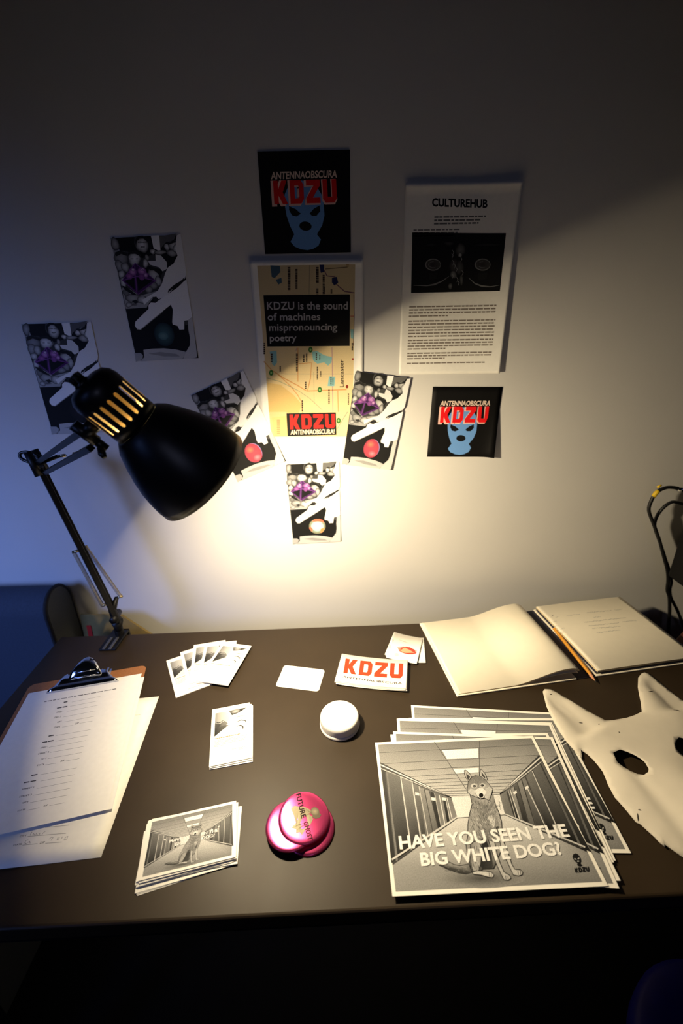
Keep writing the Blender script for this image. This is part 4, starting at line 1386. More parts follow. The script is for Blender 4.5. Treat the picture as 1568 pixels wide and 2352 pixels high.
# ================================================================== WHITE PUCK
WPL = mat('white_glossy_plastic', (232, 228, 222), 0.22, noise=0.01)
pc_ = T(780, 1664)
pk = empty('push_light', (pc_.x, pc_.y, TZ))
tag(pk, 'round white plastic puck with a smooth raised top on the desk', 'puck')
PR = 0.0355
bm = bmesh.new()
add_lathe(bm, [(0, 0), (PR - 0.001, 0), (PR, 0.001), (PR + 0.0004, 0.004), (PR - 0.0004, 0.0052), (PR - 0.0008, 0.0068), (0, 0.0068)], 64)
mkbm('base_ring', bm, WPL, pk, True)
bm = bmesh.new()
add_lathe(bm, [(PR - 0.0012, 0.0062), (PR - 0.0008, 0.018), (PR - 0.0014, 0.0215), (PR - 0.0034, 0.0240), (PR - 0.0065, 0.0246), (PR - 0.0075, 0.0242), (PR - 0.016, 0.0248), (0, 0.0256)], 64)
mkbm('cap', bm, WPL, pk, True)

# ================================================================== PINK MIRROR DISCS
PINK = mat('pink_mirror', (236, 84, 146), 0.27, metal=0.9, noise=0.02)
SILV = ink_mat('silver_foil', 0.45, 0.05, 0.25)
zd = crop(600, 1800, 180 / 1568)
DR = 0.0365
def disc(px, z, tilt, taxis, label, art=False):
    p = T(*px, z)
    e = empty('mirror_disc', p)
    e.rotation_mode = 'QUATERNION'
    from mathutils import Quaternion
    e.rotation_quaternion = Quaternion(Vector((math.cos(taxis), math.sin(taxis), 0)), tilt)
    tag(e, label, 'disc', 'pink mirror discs')
    bm = bmesh.new()
    rings, nseg = [], 64
    def zf(x, y):                     # gently bowed along one direction
        d = x * math.cos(0.55) + y * math.sin(0.55)
        return 0.0030 - 2.2 * d * d
    prof = [(0.0, 0.0), (0.010, 0.0), (0.020, 0.0), (0.028, 0.0), (0.033, -0.0002), (0.0355, -0.0009), (DR, -0.0022), (DR - 0.0006, -0.0030), (0.030, -0.0024), (0.018, -0.0020), (0.0, -0.0020)]
    for r, dz in prof:
        if r == 0:
            rings.append([bm.verts.new((0, 0, zf(0, 0) + dz))])
        else:
            rings.append([bm.verts.new((r * math.cos(2 * math.pi * k / nseg), r * math.sin(2 * math.pi * k / nseg), zf(r * math.cos(2 * math.pi * k / nseg), r * math.sin(2 * math.pi * k / nseg)) + dz)) for k in range(nseg)])
    for a, b in zip(rings, rings[1:]):
        for k in range(nseg):
            k2 = (k + 1) % nseg
            if len(a) == 1:
                bm.faces.new((a[0], b[k], b[k2]))
            elif len(b) == 1:
                bm.faces.new((a[k], b[0], a[k2]))
            else:
                bm.faces.new((a[k], b[k], b[k2], a[k2]))
    mkbm('mirror_face', bm, PINK, e, True)
    if art:
        fr_ = Frame(p + UP * 0.003, Vector((1, 0, 0)), Vector((0, 1, 0)), UP, 1, 1)
        A = Art(fr_, lambda x, y: zf(x, y) + 0.0001)
        SV = (134, 126, 104)
        A.poly([(590, 510), (660, 455), (760, 470), (860, 470), (960, 510), (1000, 560), (940, 600), (1010, 650), (1030, 700), (980, 800), (930, 850), (880, 900), (810, 1010), (760, 960), (690, 980), (690, 900), (590, 880), (690, 780), (640, 620)], SV, zd).up()
        A.ell((1070, 545), 88, 85, (150, 142, 120), zd, edge=(92, 84, 70)).up()
        A.poly([(1020, 610), (1100, 620), (1150, 560), (1195, 600), (1160, 660), (1080, 690), (1020, 660)], (96, 88, 74), zd).up()
        for P in ([(620, 880), (740, 820), (860, 780)], [(700, 930), (800, 850), (880, 810)], [(880, 500), (960, 560), (1000, 600)], [(880, 640), (960, 600), (1010, 610)]):
            A.line(P, 0.0009, (96, 88, 72), zd, taper=True)
        A.up()
        A.build(e, 'figure', SILV)
        B = Art(fr_, lambda x, y: zf(x, y) + 0.00025)
        B.text('FUTURE', (690, 235), (800, 700), (780, 200), (36, 6, 18), zd, bold=0.02)
        B.text('GHOST', (838, 770), (935, 1120), (925, 745), (36, 6, 18), zd, bold=0.02)
        B.build(e, 'lettering')
disc((709, 1899), 0.0050, 0.10, 0.4, 'lowest pink mirrored disc, showing at the right of its pile')
disc((669, 1895), 0.0085, 0.06, 2.4, 'middle pink mirrored disc, showing at the left of its pile')
disc((698, 1877), 0.0130, 0.08, 1.0, 'top pink mirrored disc with a silver figure and dark lettering', True)

# ================================================================== BIG DOG PRINTS
ca, cb_, cc = crop(980, 1740, 0.178571), crop(860, 1690, 0.178571), crop(1120, 1690, 0.178571)
PW, PH = 0.2725, 0.2185
DQ = [(862, 1704), (1226, 1691), (1389, 2026), (900, 2068.5)]
DZ = 0.0075
fd = tframe(DQ, DZ)
PW, PH = fd.w, fd.h
def dog_art(big=True):
    A = Art(fd)
    e = 0.018
    A.urect(e, e * 1.2, 1 - e, 1 - e * 1.2, G(150)).up()
    pTL, pTR, pBR, pBL = A.uv(e, e * 1.2), A.uv(1 - e, e * 1.2), A.uv(1 - e, 1 - e * 1.2), A.uv(e, 1 - e * 1.2)
    a = lambda p: fd.loc(*ca(*p)); b = lambda p: fd.loc(*cb_(*p)); c = lambda p: fd.loc(*cc(*p))
    def onL(p, q):     # where the line p-q meets the picture's left edge
        t_ = (pTL[0] - p[0]) / (q[0] - p[0]); return (pTL[0], p[1] + (q[1] - p[1]) * t_)
    def onR(p, q):
        t_ = (pTR[0] - p[0]) / (q[0] - p[0]); return (pTR[0], p[1] + (q[1] - p[1]) * t_)
    def onB(p, q):
        t_ = (pBL[1] - p[1]) / (q[1] - p[1]); return (p[0] + (q[0] - p[0]) * t_, pBL[1])
    eTL, eBL, eTR, eBR = b((985, 792)), b((1065, 1058)), a((935, 470)), a((1005, 738))
    lc0 = onL(eTL, b((85, 350))); rc0 = onR(eTR, c((660, 250)))
    lf0 = onB(eBL, b((215, 1670))); rf0 = onR(eBR, c((1290, 1500)))
    if lf0[0] < pBL[0]: lf0 = onL(eBL, b((215, 1670)))
    # floor, ceiling, end wall, side walls
    A.lpoly([eBL, lf0, pBL, pBR, rf0, eBR], [G(205), G(150), G(140), G(120), G(140), G(205)])
    A.lpoly([pTL, lc0, eTL, eTR, rc0, pTR], [G(128), G(150), G(196), G(190), G(134), G(112)])
    A.lpoly([eTL, eBL, eBR, eTR], [G(220), G(226), G(222), G(214)])
    A.lpoly([lc0, lf0, eBL, eTL], [G(84), G(56), G(130), G(110)])
    A.lpoly([pTR if False else rc0, eTR, eBR, rf0], [G(52), G(120), G(110), G(30)]).up()
    if lf0[0] > pBL[0]:
        A.lpoly([lc0, pBL, lf0], [G(84), G(70), G(56)])
    lerp = lambda p, q, t_: (p[0] + (q[0] - p[0]) * t_, p[1] + (q[1] - p[1]) * t_)
    # ceiling grid and light panels
    A.lpoly([b((865, 185)), b((1330, 165)), b((1332, 285)), b((930, 298))], G(240))
    A.lpoly([b((1005, 430)), b((1335, 412)), b((1335, 478)), b((1050, 492))], G(238))
    A.lpoly([a((340, 150)), a((665, 130)), a((665, 190)), a((380, 208))], G(236))
    A.up()
    ink = G(78)
    for yl, yr, fl in ((212, 150, 0), (355, 288, 0), (460, 388, 0), (541, 470, 0), (592, 530, 0), (632, 575, 0), (675, 620, 0), (706, 660, 0), (738, 700, 0), (768, 735, 0), (790, 760, 0)):
        p, q = b((200, yl)), b((1400, yr))
        # clip to the side lines of the ceiling
        def isect(p, q, r, s_):
            d1 = (q[0] - p[0], q[1] - p[1]); d2 = (s_[0] - r[0], s_[1] - r[1])
            den = d1[0] * d2[1] - d1[1] * d2[0]
            t_ = ((r[0] - p[0]) * d2[1] - (r[1] - p[1]) * d2[0]) / den
            return (p[0] + d1[0] * t_, p[1] + d1[1] * t_)
        l_ = isect(p, q, lc0, eTL); r_ = isect(p, q, rc0, eTR)
        l_ = l_ if l_[0] > pTL[0] else onL(p, q)
        r_ = r_ if r_[0] < pTR[0] else onR(p, q)
        A.lline([l_, r_], 0.0007, ink)
    A.lline([b((768, 78)), b((1180, 690))], 0.0009, ink); A.lline([b((1348, 60)), b((1345, 640))], 0.0008, ink)
    # cornice lines
    for dv, w_, g_ in ((0.0, 0.0007, 50), (0.016, 0.0018, 214), (0.030, 0.0007, 60), (0.042, 0.0014, 190), (0.052, 0.0007, 40)):
        A.lline([(lc0[0], lc0[1] - dv * PH * 1.15), (eTL[0], eTL[1] - dv * PH * 0.1)], w_, G(g_))
        A.lline([(rc0[0], rc0[1] - dv * PH * 1.15), (eTR[0], eTR[1] - dv * PH * 0.1)], w_, G(g_))
    A.up()
    # left wall doors and pillars: dark panels then light strips
    def strip(cv, t0, t1, b1, b0, cols):
        A.lpoly([cv(t0), cv(t1), cv(b1), cv(b0)], cols)
    for t0, t1, b1, b0, g0, g1 in (((165, 462), (322, 520), (460, 1470), (302, 1580), 110, 26), ((350, 540), (470, 590), (598, 1380), (470, 1470), 130, 44), ((495, 612), (560, 640), (655, 1270), (610, 1300), 120, 60), ((88, 430), (128, 445), (265, 1610), (215, 1640), 70, 40), ((715, 715), (762, 735), (850, 1170), (815, 1200), 60, 40), ((870, 775), (905, 800), (965, 1105), (935, 1130), 60, 36), ((580, 660), (632, 680), (745, 1240), (690, 1290), 140, 100), ((645, 690), (700, 710), (812, 1210), (755, 1250), 150, 96)):
        strip(b, t0, t1, b1, b0, [G(g0), G(g0), G(g1), G(g1)])
    for t0, t1, b1, b0, g0, g1 in (((672, 330), (700, 335), (1330, 1500), (1190, 1440), 90, 24), ((580, 440), (665, 360), (1180, 1420), (955, 1320), 100, 8), ((490, 520), (555, 450), (940, 1300), (770, 1200), 110, 16), ((440, 560), (480, 530), (740, 1180), (620, 1150), 120, 60), ((385, 610), (430, 570), (600, 1150), (530, 1120), 130, 90), ((340, 650), (378, 615), (515, 1110), (450, 1090), 90, 40), ((245, 720), (270, 700), (400, 1080), (345, 1050), 70, 34), ((300, 680), (330, 655), (440, 1080), (405, 1070), 150, 110)):
        strip(c, t0, t1, b1, b0, [G(g0), G(g0), G(g1), G(g1)])
    A.up()
    for p, q, w_, g_ in (((155, 460), (290, 1620), 0.0026, 120), ((335, 525), (472, 1470), 0.0018, 196), ((482, 600), (604, 1390), 0.0018, 200), ((570, 650), (690, 1300), 0.0012, 190), ((640, 690), (752, 1260), 0.0010, 60), ((705, 715), (820, 1215), 0.0010, 60), ((770, 740), (860, 1190), 0.0012, 170), ((830, 765), (905, 1150), 0.0014, 210), ((912, 800), (975, 1110), 0.0010, 190), ((930, 800), (1000, 1085), 0.0010, 220)):
        A.lline([b(p), b(q)], w_, G(g_))
    for p, q, w_, g_ in (((690, 345), (1200, 1440), 0.0030, 96), ((567, 450), (950, 1320), 0.0016, 190), ((475, 520), (755, 1190), 0.0010, 60), ((500, 660), (752, 1190), 0.0014, 206), ((432, 565), (612, 1160), 0.0010, 50), ((380, 610), (525, 1120), 0.0010, 50), ((335, 650), (460, 1090), 0.0010, 50), ((285, 690), (408, 1075), 0.0012, 214), ((240, 720), (340, 1050), 0.0008, 50), ((262, 700), (360, 1060), 0.0008, 190)):
        A.lline([c(p), c(q)], w_, G(g_))
    A.up()
    for p in ((548, 735), (755, 800), (890, 800)):
        A.lpoly([b((p[0] - 28, p[1] - 8)), b((p[0] + 26, p[1])), b((p[0] + 28, p[1] + 36)), b((p[0] - 24, p[1] + 30))], G(226))
    for p in ((495, 665), (345, 728)):
        A.lpoly([c((p[0] - 22, p[1])), c((p[0] + 20, p[1] - 26)), c((p[0] + 30, p[1] + 6)), c((p[0] - 8, p[1] + 30))], G(226))
    # skirting lines
    A.lline([lerp(lf0, eBL, 0.0), eBL], 0.0009, G(36)); A.lline([(lf0[0], lf0[1] + 0.006), (eBL[0], eBL[1] + 0.0012)], 0.0022, G(200))
    A.lline([rf0, eBR], 0.0009, G(30)); A.lline([(rf0[0], rf0[1] + 0.006), (eBR[0], eBR[1] + 0.0012)], 0.0022, G(196))
    A.lline([eBL, eBR], 0.0009, G(60))
    A.up()
    if not big:                         # the small card sets its words behind the dog
        A.utext('HAVE YOU SEEN THE', 0.26, 0.82, 0.50, 0.445, G(238), 0.02)
        A.utext('BIG WHITE DOG?', 0.33, 0.78, 0.58, 0.525, G(238), 0.02)
        A.up()
    # shadow drawn under the dog
    A.ell((700, 1560), 560, 120, G(72), ca, edge=G(140)).up()
    # ---------------- the dog
    P_ = lambda pts, col: A.poly(pts, col, ca)
    O_ = lambda pts, w_=0.0009: A.outline(pts, w_, G(34), ca)
    tail = [(150, 1385), (220, 1360), (290, 1345), (340, 1375), (420, 1392), (540, 1370), (575, 1480), (500, 1500), (400, 1484), (280, 1445), (200, 1405)]
    P_(tail, [G(40), G(110), G(130), G(150), G(150), G(120), G(70), G(50), G(60), G(70), G(50)]); A.up(); O_(tail); A.up()
    torso = [(555, 480), (580, 600), (548, 730), (527, 860), (525, 1010), (502, 1120), (520, 1240), (552, 1370), (575, 1480), (640, 1500), (720, 1440), (860, 1430), (905, 1330), (960, 1180), (970, 1000), (960, 820), (922, 700), (880, 600), (850, 480)]
    P_(torso, [G(140), G(140), G(165), G(172), G(160), G(150), G(140), G(120), G(90), G(80), G(70), G(70), G(120), G(150), G(150), G(165), G(165), G(145), G(130)]); A.up(); O_(torso, 0.0011); A.up()
    P_([(590, 640), (700, 620), (800, 700), (780, 800), (700, 850), (600, 800)], [G(130), G(128), G(126), G(120), G(134), G(160)]); A.up()
    P_([(700, 1050), (740, 1010), (790, 1130), (830, 1250), (852, 1400), (820, 1440), (720, 1440), (690, 1400), (700, 1250)], [G(60), G(40), G(40), G(50), G(60), G(46), G(40), G(40), G(36)])
    P_([(780, 770), (830, 740), (876, 775), (880, 850), (852, 915), (820, 860)], G(196))
    P_([(870, 900), (920, 880), (935, 960), (890, 1000)], G(70)); A.up()
    haunch = [(560, 1120), (610, 1080), (660, 1085), (695, 1140), (702, 1250), (690, 1380), (662, 1470), (600, 1475), (572, 1400), (550, 1250)]
    P_(haunch, [G(120), G(150), G(170), G(170), G(170), G(150), G(170), G(160), G(130), G(110)]); A.up(); O_(haunch)
    rleg = [(915, 990), (970, 1040), (1012, 1150), (1060, 1270), (1090, 1370), (1130, 1440), (1200, 1445), (1232, 1478), (1225, 1510), (1180, 1528), (1110, 1512), (1072, 1430), (1020, 1320), (960, 1180)]
    P_(rleg, G(184)); A.up(); O_(rleg, 0.0011); A.up()
    lleg = [(790, 1060), (870, 1090), (905, 1250), (942, 1360), (990, 1475), (1060, 1515), (1082, 1555), (1050, 1582), (990, 1575), (950, 1500), (900, 1390), (855, 1270)]
    P_(lleg, G(180)); A.up(); O_(lleg, 0.0011); A.up()
    hf = [(580, 1475), (640, 1460), (760, 1465), (830, 1478), (862, 1515), (845, 1548), (780, 1540), (700, 1515), (600, 1506)]
    P_(hf, G(196)); A.up(); O_(hf, 0.0010)
    for x, y in ((1010, 1545), (1040, 1550), (1170, 1490), (1200, 1485), (800, 1510), (825, 1515)):
        A.line([(x, y - 25), (x + 6, y + 22)], 0.0007, G(50), ca)
    A.up()
    ruff = [(558, 470), (640, 520), (700, 545), (800, 545), (850, 470), (872, 560), (830, 640), (770, 700), (700, 640), (620, 590), (575, 560)]
    P_(ruff, [G(130), G(150), G(160), G(160), G(140), G(130), G(130), G(124), G(120), G(126), G(120)]); A.up()
    rnd = random.Random(3)
    for k in range(420):
        x, y = rnd.uniform(550, 930), rnd.uniform(540, 1060)
        if x < 560 and y < 700: continue
        dx, dy = rnd.uniform(4, 26), rnd.uniform(18, 50)
        A.line([(x, y), (x + dx * 0.6, y + dy * 0.5), (x + dx, y + dy)], 0.0005, G(rnd.choice((58, 70, 90, 110, 190, 206))), ca, taper=True)
    for k in range(40):
        x, y = rnd.uniform(570, 680), rnd.uniform(1110, 1440)
        A.line([(x, y), (x + 4, y + 22), (x + 2, y + 44)], 0.0006, G(rnd.choice((80, 100, 200))), ca, taper=True)
    for k in range(50):
        x = rnd.uniform(200, 540); y = 1390 + (x - 200) * 0.10 + rnd.uniform(0, 70)
        A.line([(x, y), (x - 24, y - 8)], 0.0006, G(rnd.choice((40, 60, 90, 180))), ca, taper=True)
    A.up()
    for ear, inner in (([(480, 168), (500, 165), (545, 205), (575, 250), (530, 312), (500, 262), (484, 220)], [(505, 205), (556, 252), (528, 296), (510, 255)]), ([(688, 152), (704, 160), (750, 215), (778, 290), (730, 285), (678, 235)], [(700, 188), (745, 240), (752, 278), (706, 240)])):
        P_(ear, G(176)); A.up(); P_(inner, G(66)); O_(ear)
    A.up()
    head = [(520, 400), (530, 320), (565, 262), (620, 236), (690, 244), (745, 285), (800, 350), (848, 412), (838, 450), (805, 550), (790, 555), (742, 525), (700, 538), (640, 515), (560, 482), (520, 450)]
    P_(head, [G(150), G(120), G(110), G(110), G(110), G(120), G(140), G(170), G(170), G(150), G(160), G(190), G(190), G(180), G(150), G(150)]); A.up(); O_(head, 0.0008); A.up()
    P_([(560, 400), (640, 430), (620, 480), (640, 512), (560, 480), (524, 440)], G(186)); P_([(750, 400), (800, 380), (842, 415), (800, 520), (760, 490)], G(182)); A.up()
    P_([(622, 430), (660, 395), (722, 398), (758, 440), (752, 505), (700, 535), (640, 505)], G(214)); A.up()
    A.ell((606, 368), 40, 32, G(196), ca); A.ell((714, 364), 38, 30, G(190), ca); A.up()
    A.ell((610, 372), 22, 15, G(30), ca, edge=G(60)); A.ell((712, 364), 22, 16, G(30), ca, edge=G(60)); A.up()
    A.ell((604, 374), 5, 5, G(170), ca); A.ell((706, 360), 5, 5, G(160), ca)
    A.ell((697, 490), 29, 28, G(18), ca); A.line([(690, 515), (700, 532)], 0.0010, G(30), ca)
    A.line([(625, 455), (640, 500), (690, 535), (735, 520), (756, 470)], 0.0010, G(40), ca, taper=True)
    A.line([(660, 310), (662, 400)], 0.0012, G(90), ca, taper=True)
    for k in range(30):
        x, y = rnd.uniform(560, 770), rnd.uniform(262, 330)
        A.line([(x, y), (x + 5, y + 24)], 0.0006, G(rnd.choice((70, 84, 170))), ca, taper=True)
    A.up()
    WHT = G(238)
    if big:
        A.ltext('HAVE YOU SEEN THE', b((325, 1460)), c((1055, 1297)), b((306, 1300)), WHT, 0.03)
        A.ltext('BIG WHITE DOG?', b((600, 1676)), c((966, 1528)), b((578, 1514)), WHT, 0.03)
        A.poly([(1085, 1560), (1095, 1530), (1125, 1516), (1160, 1530), (1185, 1570), (1195, 1610), (1185, 1640), (1212, 1668), (1175, 1682), (1145, 1670), (1150, 1640), (1115, 1620), (1095, 1590)], G(22), cc).up()
        A.poly([(1106, 1580), (1130, 1585), (1140, 1600), (1115, 1598)], G(170), cc); A.poly([(1150, 1585), (1172, 1568), (1176, 1588), (1158, 1598)], G(170), cc); A.ell((1158, 1618), 14, 9, G(170), cc)
        A.kdzu((1122, 1764), (1304, 1746), (1292, 1684), (1108, 1704), G(22), cc)
    return A
dme = dog_art(True).mesh('print', INK_COARSE)
pme = slab_mesh('dog_print', rounded(PW, PH, 0.0), 0.0004, CARD)
GD = 'large dog prints on the right of the desk'
zb5 = crop(840, 1600, 0.39541)
spec = [  # two corners seen in the photograph, with their place on the sheet
    ((zb5(238, 34)), (zb5(1524, 880)), (-.5, .5), (.5, -.5), 'bottom dog print, sticking out at the back and right of the stack'),
    ((zb5(1140, 150)), (zb5(1518, 868)), (.5, .5), (.5, -.5), 'second dog print from the bottom, under the right edge of the stack'),
    ((zb5(134, 124)), (zb5(1136, 152)), (-.5, .5), (.5, .5), 'third dog print from the bottom, its left corner sticking out'),
    ((zb5(1052, 110)), (zb5(1480, 1050)), (.5, .5), (.5, -.5), 'fourth dog print from the bottom, turned anticlockwise at the back'),
    ((zb5(166, 220)), (zb5(1030, 212)), (-.5, .5), (.5, .5), 'fifth dog print from the bottom, its back edge peeking above the top print'),
    ((zb5(1086, 240)), (zb5(1468, 1106)), (.5, .5), (.5, -.5), 'dog print directly under the top one, shifted to the right'),
]
for k, (pa, pb, a_, b_, lab) in enumerate(spec):
    f = frame2(pa, pb, a_, b_, PW, PH, 0.0012 + 0.0010 * k)
    o = sheet('dog_print', f, 0, CARD, lab, 'print', group=GD, me=pme)
    put(dme, o)
o = sheet('dog_print', fd, 0, CARD, 'top print of the dog in a corridor asking about the big white dog', 'print', group=GD, me=pme)
put(dme, o)

# ================================================================== SMALL DOG CARDS
z7 = crop(300, 1820, 270 / 1568)
CQ = [z7(252, 384), z7(1372, 98), z7(1425, 918), z7(96, 1128)]
NZ = 13
CT = 0.00052
fsm = tframe(CQ, 0.0085)
CW, CHh = fsm.w, fsm.h * 0.985
sme = dog_art(False)
smm = sme.mesh('print', INK_COARSE, CW / PW * 0.955, CHh / PH * 0.95)
cme = slab_mesh('dog_card', rounded(CW, CHh, 0.0), CT, CARD)
GC = 'small dog cards stacked near the front of the desk'
lay = [(-3.0, -8.0, 0.075), (-3.5, -7.5, 0.060), (-4.6, -7.6, 0.04), (5.5, -0.5, -0.085), (4.6, -1.4, -0.07), (-3.0, -3.6, 0.012), (-3.6, -2.5, -0.01), (-1.5, -2.8, 0.03), (2.2, 1.0, -0.03), (-2.2, 0.0, -0.012), (0.8, -1.6, 0.01), (0.8, 0.6, 0.006)]
names = ['bottom card of the small dog card stack, its printed lower edge showing'] + [w + ' card up from the bottom of the small dog card stack' for w in ('second', 'third', 'fourth', 'fifth', 'sixth', 'seventh', 'eighth', 'ninth', 'tenth', 'eleventh', 'twelfth')]
names[3] = 'fourth card up in the small dog card stack, jutting out to the right'
for k, (dx, dy, rot) in enumerate(lay):
    ux = fsm.ux * math.cos(rot) + fsm.uy * math.sin(rot)
    f = Frame(Vector((fsm.o.x, fsm.o.y, TZ + 0.0006 + 0.00064 * k)) + fsm.ux * dx * 0.001 + fsm.uy * dy * 0.001, ux, UP.cross(ux), UP, CW, CHh)
    o = sheet('dog_card', f, 0, CARD, names[k], 'card', group=GC, me=cme)
    if k in (0, 4):
        put(smm, o)
fsm.o.z = TZ + 0.0006 + 0.00064 * len(lay)
o = sheet('dog_card', fsm, 0, CARD, 'small printed card of the sitting dog, top of its stack', 'card', group=GC, me=cme)
put(smm, o)

# ================================================================== NOTEBOOK AND PENCIL
NBM = mat('navy_book_cloth', (28, 28, 48), 0.7, noise=0.15, nscale=200)
PAGE = mat('cream_page', (240, 232, 214), 0.65, noise=0.012, nscale=60)
PAGE_EDGE = mat('page_edges', (206, 190, 156), 0.75, noise=0.08, nscale=400)
O2 = T(1049, 1602)                      # near left corner of the open book
ang = math.radians(8.3)
nu, nv = Vector((math.cos(ang), math.sin(ang), 0)), Vector((-math.sin(ang), math.cos(ang), 0))
nb = empty('notebook')
nb.matrix_world = frame_mtx(O2, nu, nv, UP)
tag(nb, 'large open notebook with cream pages and handwriting on its right page', 'notebook')
HW, HH = 0.262, 0.226
bm = bmesh.new(); add_box(bm, (0.0, 0.0, 0.0004), (HW - 0.012, HH, 0.0034), 0.0008)
mkbm('cover', bm, PAGE, nb)
bm = bmesh.new(); add_box(bm, (HW + 0.030, 0.0, 0.0004), (2 * HW + 0.004, HH, 0.0034), 0.0008)
mkbm('cover', bm, PAGE, nb)
bm = bmesh.new(); add_box(bm, (HW - 0.014, 0.001, 0.0003), (HW + 0.032, HH - 0.001, 0.0014), 0.0004)
mkbm('spine', bm, NBM, nb)
def leafblock(name, prof_top, prof_bot, y0, y1, mats):
    n = len(prof_top)
    ring = prof_top + prof_bot[::-1]
    k = len(ring)
    v = [(x, y0, z) for x, z in ring] + [(x, y1, z) for x, z in ring]
    f = []
    me = bpy.data.meshes.new(name)
    for i in range(k):
        f.append((i, (i + 1) % k, k + (i + 1) % k, k + i))
    # end caps as quads between top and bottom profile
    for i in range(n - 1):
        f.append((i, k - 1 - i, k - 2 - i, i + 1))
        f.append((k + i, k + i + 1, k + k - 2 - i, k + k - 1 - i))
    me.from_pydata(v, [], f)
    for mm in mats: me.materials.append(mm)
    for i, p in enumerate(me.polygons):
        p.use_smooth = i < n - 1
        p.material_index = 0 if i < n - 1 else 1
    bm = bmesh.new(); bm.from_mesh(me); bmesh.ops.recalc_face_normals(bm, faces=bm.faces); bm.to_mesh(me); bm.free()
    return link(bpy.data.objects.new(name, me), nb)
def hump(x, h):                           # left pages rise towards the spine then dive into it
    t = x / HW
    if t < 0.45: return 0.0040 + 0.002 * t
    s_ = (t - 0.45) / 0.55
    return 0.0049 + h * (math.sin(min(1, s_ / 0.80) * math.pi / 2)) ** 1.7 * (1 if s_ < 0.8 else max(0.0, math.cos((s_ - 0.8) / 0.2 * math.pi / 2)) ** 0.5 * 0.85 + 0.15)
xs = [0.004 + (HW - 0.008 - 0.004) * i / 40 for i in range(41)]
leafblock('left_pages', [(x, hump(x, 0.024) + 0.0012) for x in xs], [(x, hump(x, 0.024) - 0.0030 * min(1, max(0.06, (x / HW - 0.35) * 1.6))) for x in xs], 0.003, HH - 0.003, [PAGE, PAGE_EDGE])
leafblock('loose_leaves', [(x, hump(x, 0.0135) + 0.0002) for x in xs], [(x, hump(x, 0.0135) - 0.0012 * min(1, max(0.05, (x / HW - 0.4) * 1.6))) for x in xs], 0.004, HH - 0.004, [PAGE, PAGE_EDGE])
xr = [HW + 0.034 + (HW - 0.034) * i / 24 for i in range(25)]
rz = lambda x: 0.0135 + 0.0010 * math.sin((x - HW) / HW * 3)
rp = leafblock('right_pages', [(x, rz(x)) for x in xr], [(x, 0.0095) for x in xr], 0.003, HH - 0.003, [PAGE, PAGE_EDGE])
leafblock('right_leaves', [(x, 0.0094) for x in xr], [(x, 0.0035) for x in xr], 0.005, HH - 0.005, [NBM, NBM])
# handwriting on the right page
zh = crop(1250, 1370, 318 / 1568)
frp = Frame(O2 + UP * 0.0140, nu, nv, UP, 1, 1)
A = Art(frp, lambda x, y: rz(x) + 0.0001)
rnd = random.Random(5)
for x0, y0, x1, y1, g_ in ((80, 225, 100, 205, 110), (125, 235, 170, 225, 170), (90, 290, 140, 280, 190), (110, 340, 160, 330, 190), (175, 370, 230, 360, 190), (160, 410, 215, 402, 196), (250, 220, 400, 205, 190), (480, 185, 760, 160, 176), (790, 155, 880, 146, 180), (550, 240, 640, 232, 176), (450, 296, 920, 240, 150), (500, 335, 840, 300, 160), (880, 290, 1040, 275, 180), (540, 365, 860, 340, 170), (640, 360, 720, 352, 150), (590, 415, 860, 380, 184)):
    n = max(2, int((x1 - x0) / 9))
    P = []
    for i in range(n + 1):
        t = i / n
        P.append((x0 + (x1 - x0) * t, y0 + (y1 - y0) * t + rnd.uniform(-5, 5)))
    A.line(P, 0.0008, G(g_ - 28), zh)
A.build(nb, 'handwriting')
# pencil lying in the gutter
PENY = mat('yellow_pencil_paint', (205, 140, 36), 0.35, noise=0.05)
PENW = mat('sharpened_wood', (214, 150, 110), 0.7, noise=0.1)
LEAD = mat('graphite', (30, 30, 34), 0.4, noise=0.05)
tip = T(1369, 1567, 0.006); back = T(1266, 1436, 0.006)
pd = (tip - back).normalized()
plen = 0.165
tail_ = tip - pd * plen
pen = empty('pencil', tail_)
tag(pen, 'yellow pencil lying in the gutter of the open notebook', 'pencil')
pm = Matrix.Translation(-tail_) @ axis_mtx(tail_, pd)
bm = bmesh.new(); add_lathe(bm, [(0, 0), (0.0036, 0), (0.0037, 0.002), (0.0037, plen - 0.020), (0, plen - 0.020)], 6, pm)
mkbm('barrel', bm, PENY, pen)
bm = bmesh.new(); add_lathe(bm, [(0.0037, plen - 0.020), (0.0011, plen - 0.004), (0, plen - 0.004)], 12, pm)
mkbm('sharpened_end', bm, PENW, pen, True)
bm = bmesh.new(); add_lathe(bm, [(0.0011, plen - 0.0045), (0.0002, plen), (0, plen)], 10, pm)
mkbm('lead', bm, LEAD, pen, True)

# ================================================================== WOLF MASK
MASK = mat('white_moulded_felt', (202, 195, 182), 0.8, noise=0.03, nscale=30, bump=0.08, bscale=600)
zm_ = crop(1220, 1520, 0.22194)
Lout = [(770, 575), (600, 480), (440, 385), (320, 318), (210, 258), (140, 258), (122, 285), (160, 430), (240, 600), (300, 700), (370, 800), (440, 880), (500, 940), (532, 968), (520, 886), (580, 925), (640, 980), (700, 1050), (745, 1110), (775, 1180), (800, 1245), (835, 1310), (870, 1375), (930, 1440), (1000, 1520), (1090, 1630), (1140, 1655), (1210, 1720), (1280, 1782), (1330, 1835), (1392, 1890), (1386, 1858), (1470, 1920), (1568, 1992)]
Leye = [(840, 955), (910, 925), (990, 955), (1060, 990), (1120, 1030), (1165, 1075), (1200, 1140), (1195, 1175), (1155, 1195), (1090, 1175), (1020, 1140), (950, 1100), (885, 1050)]
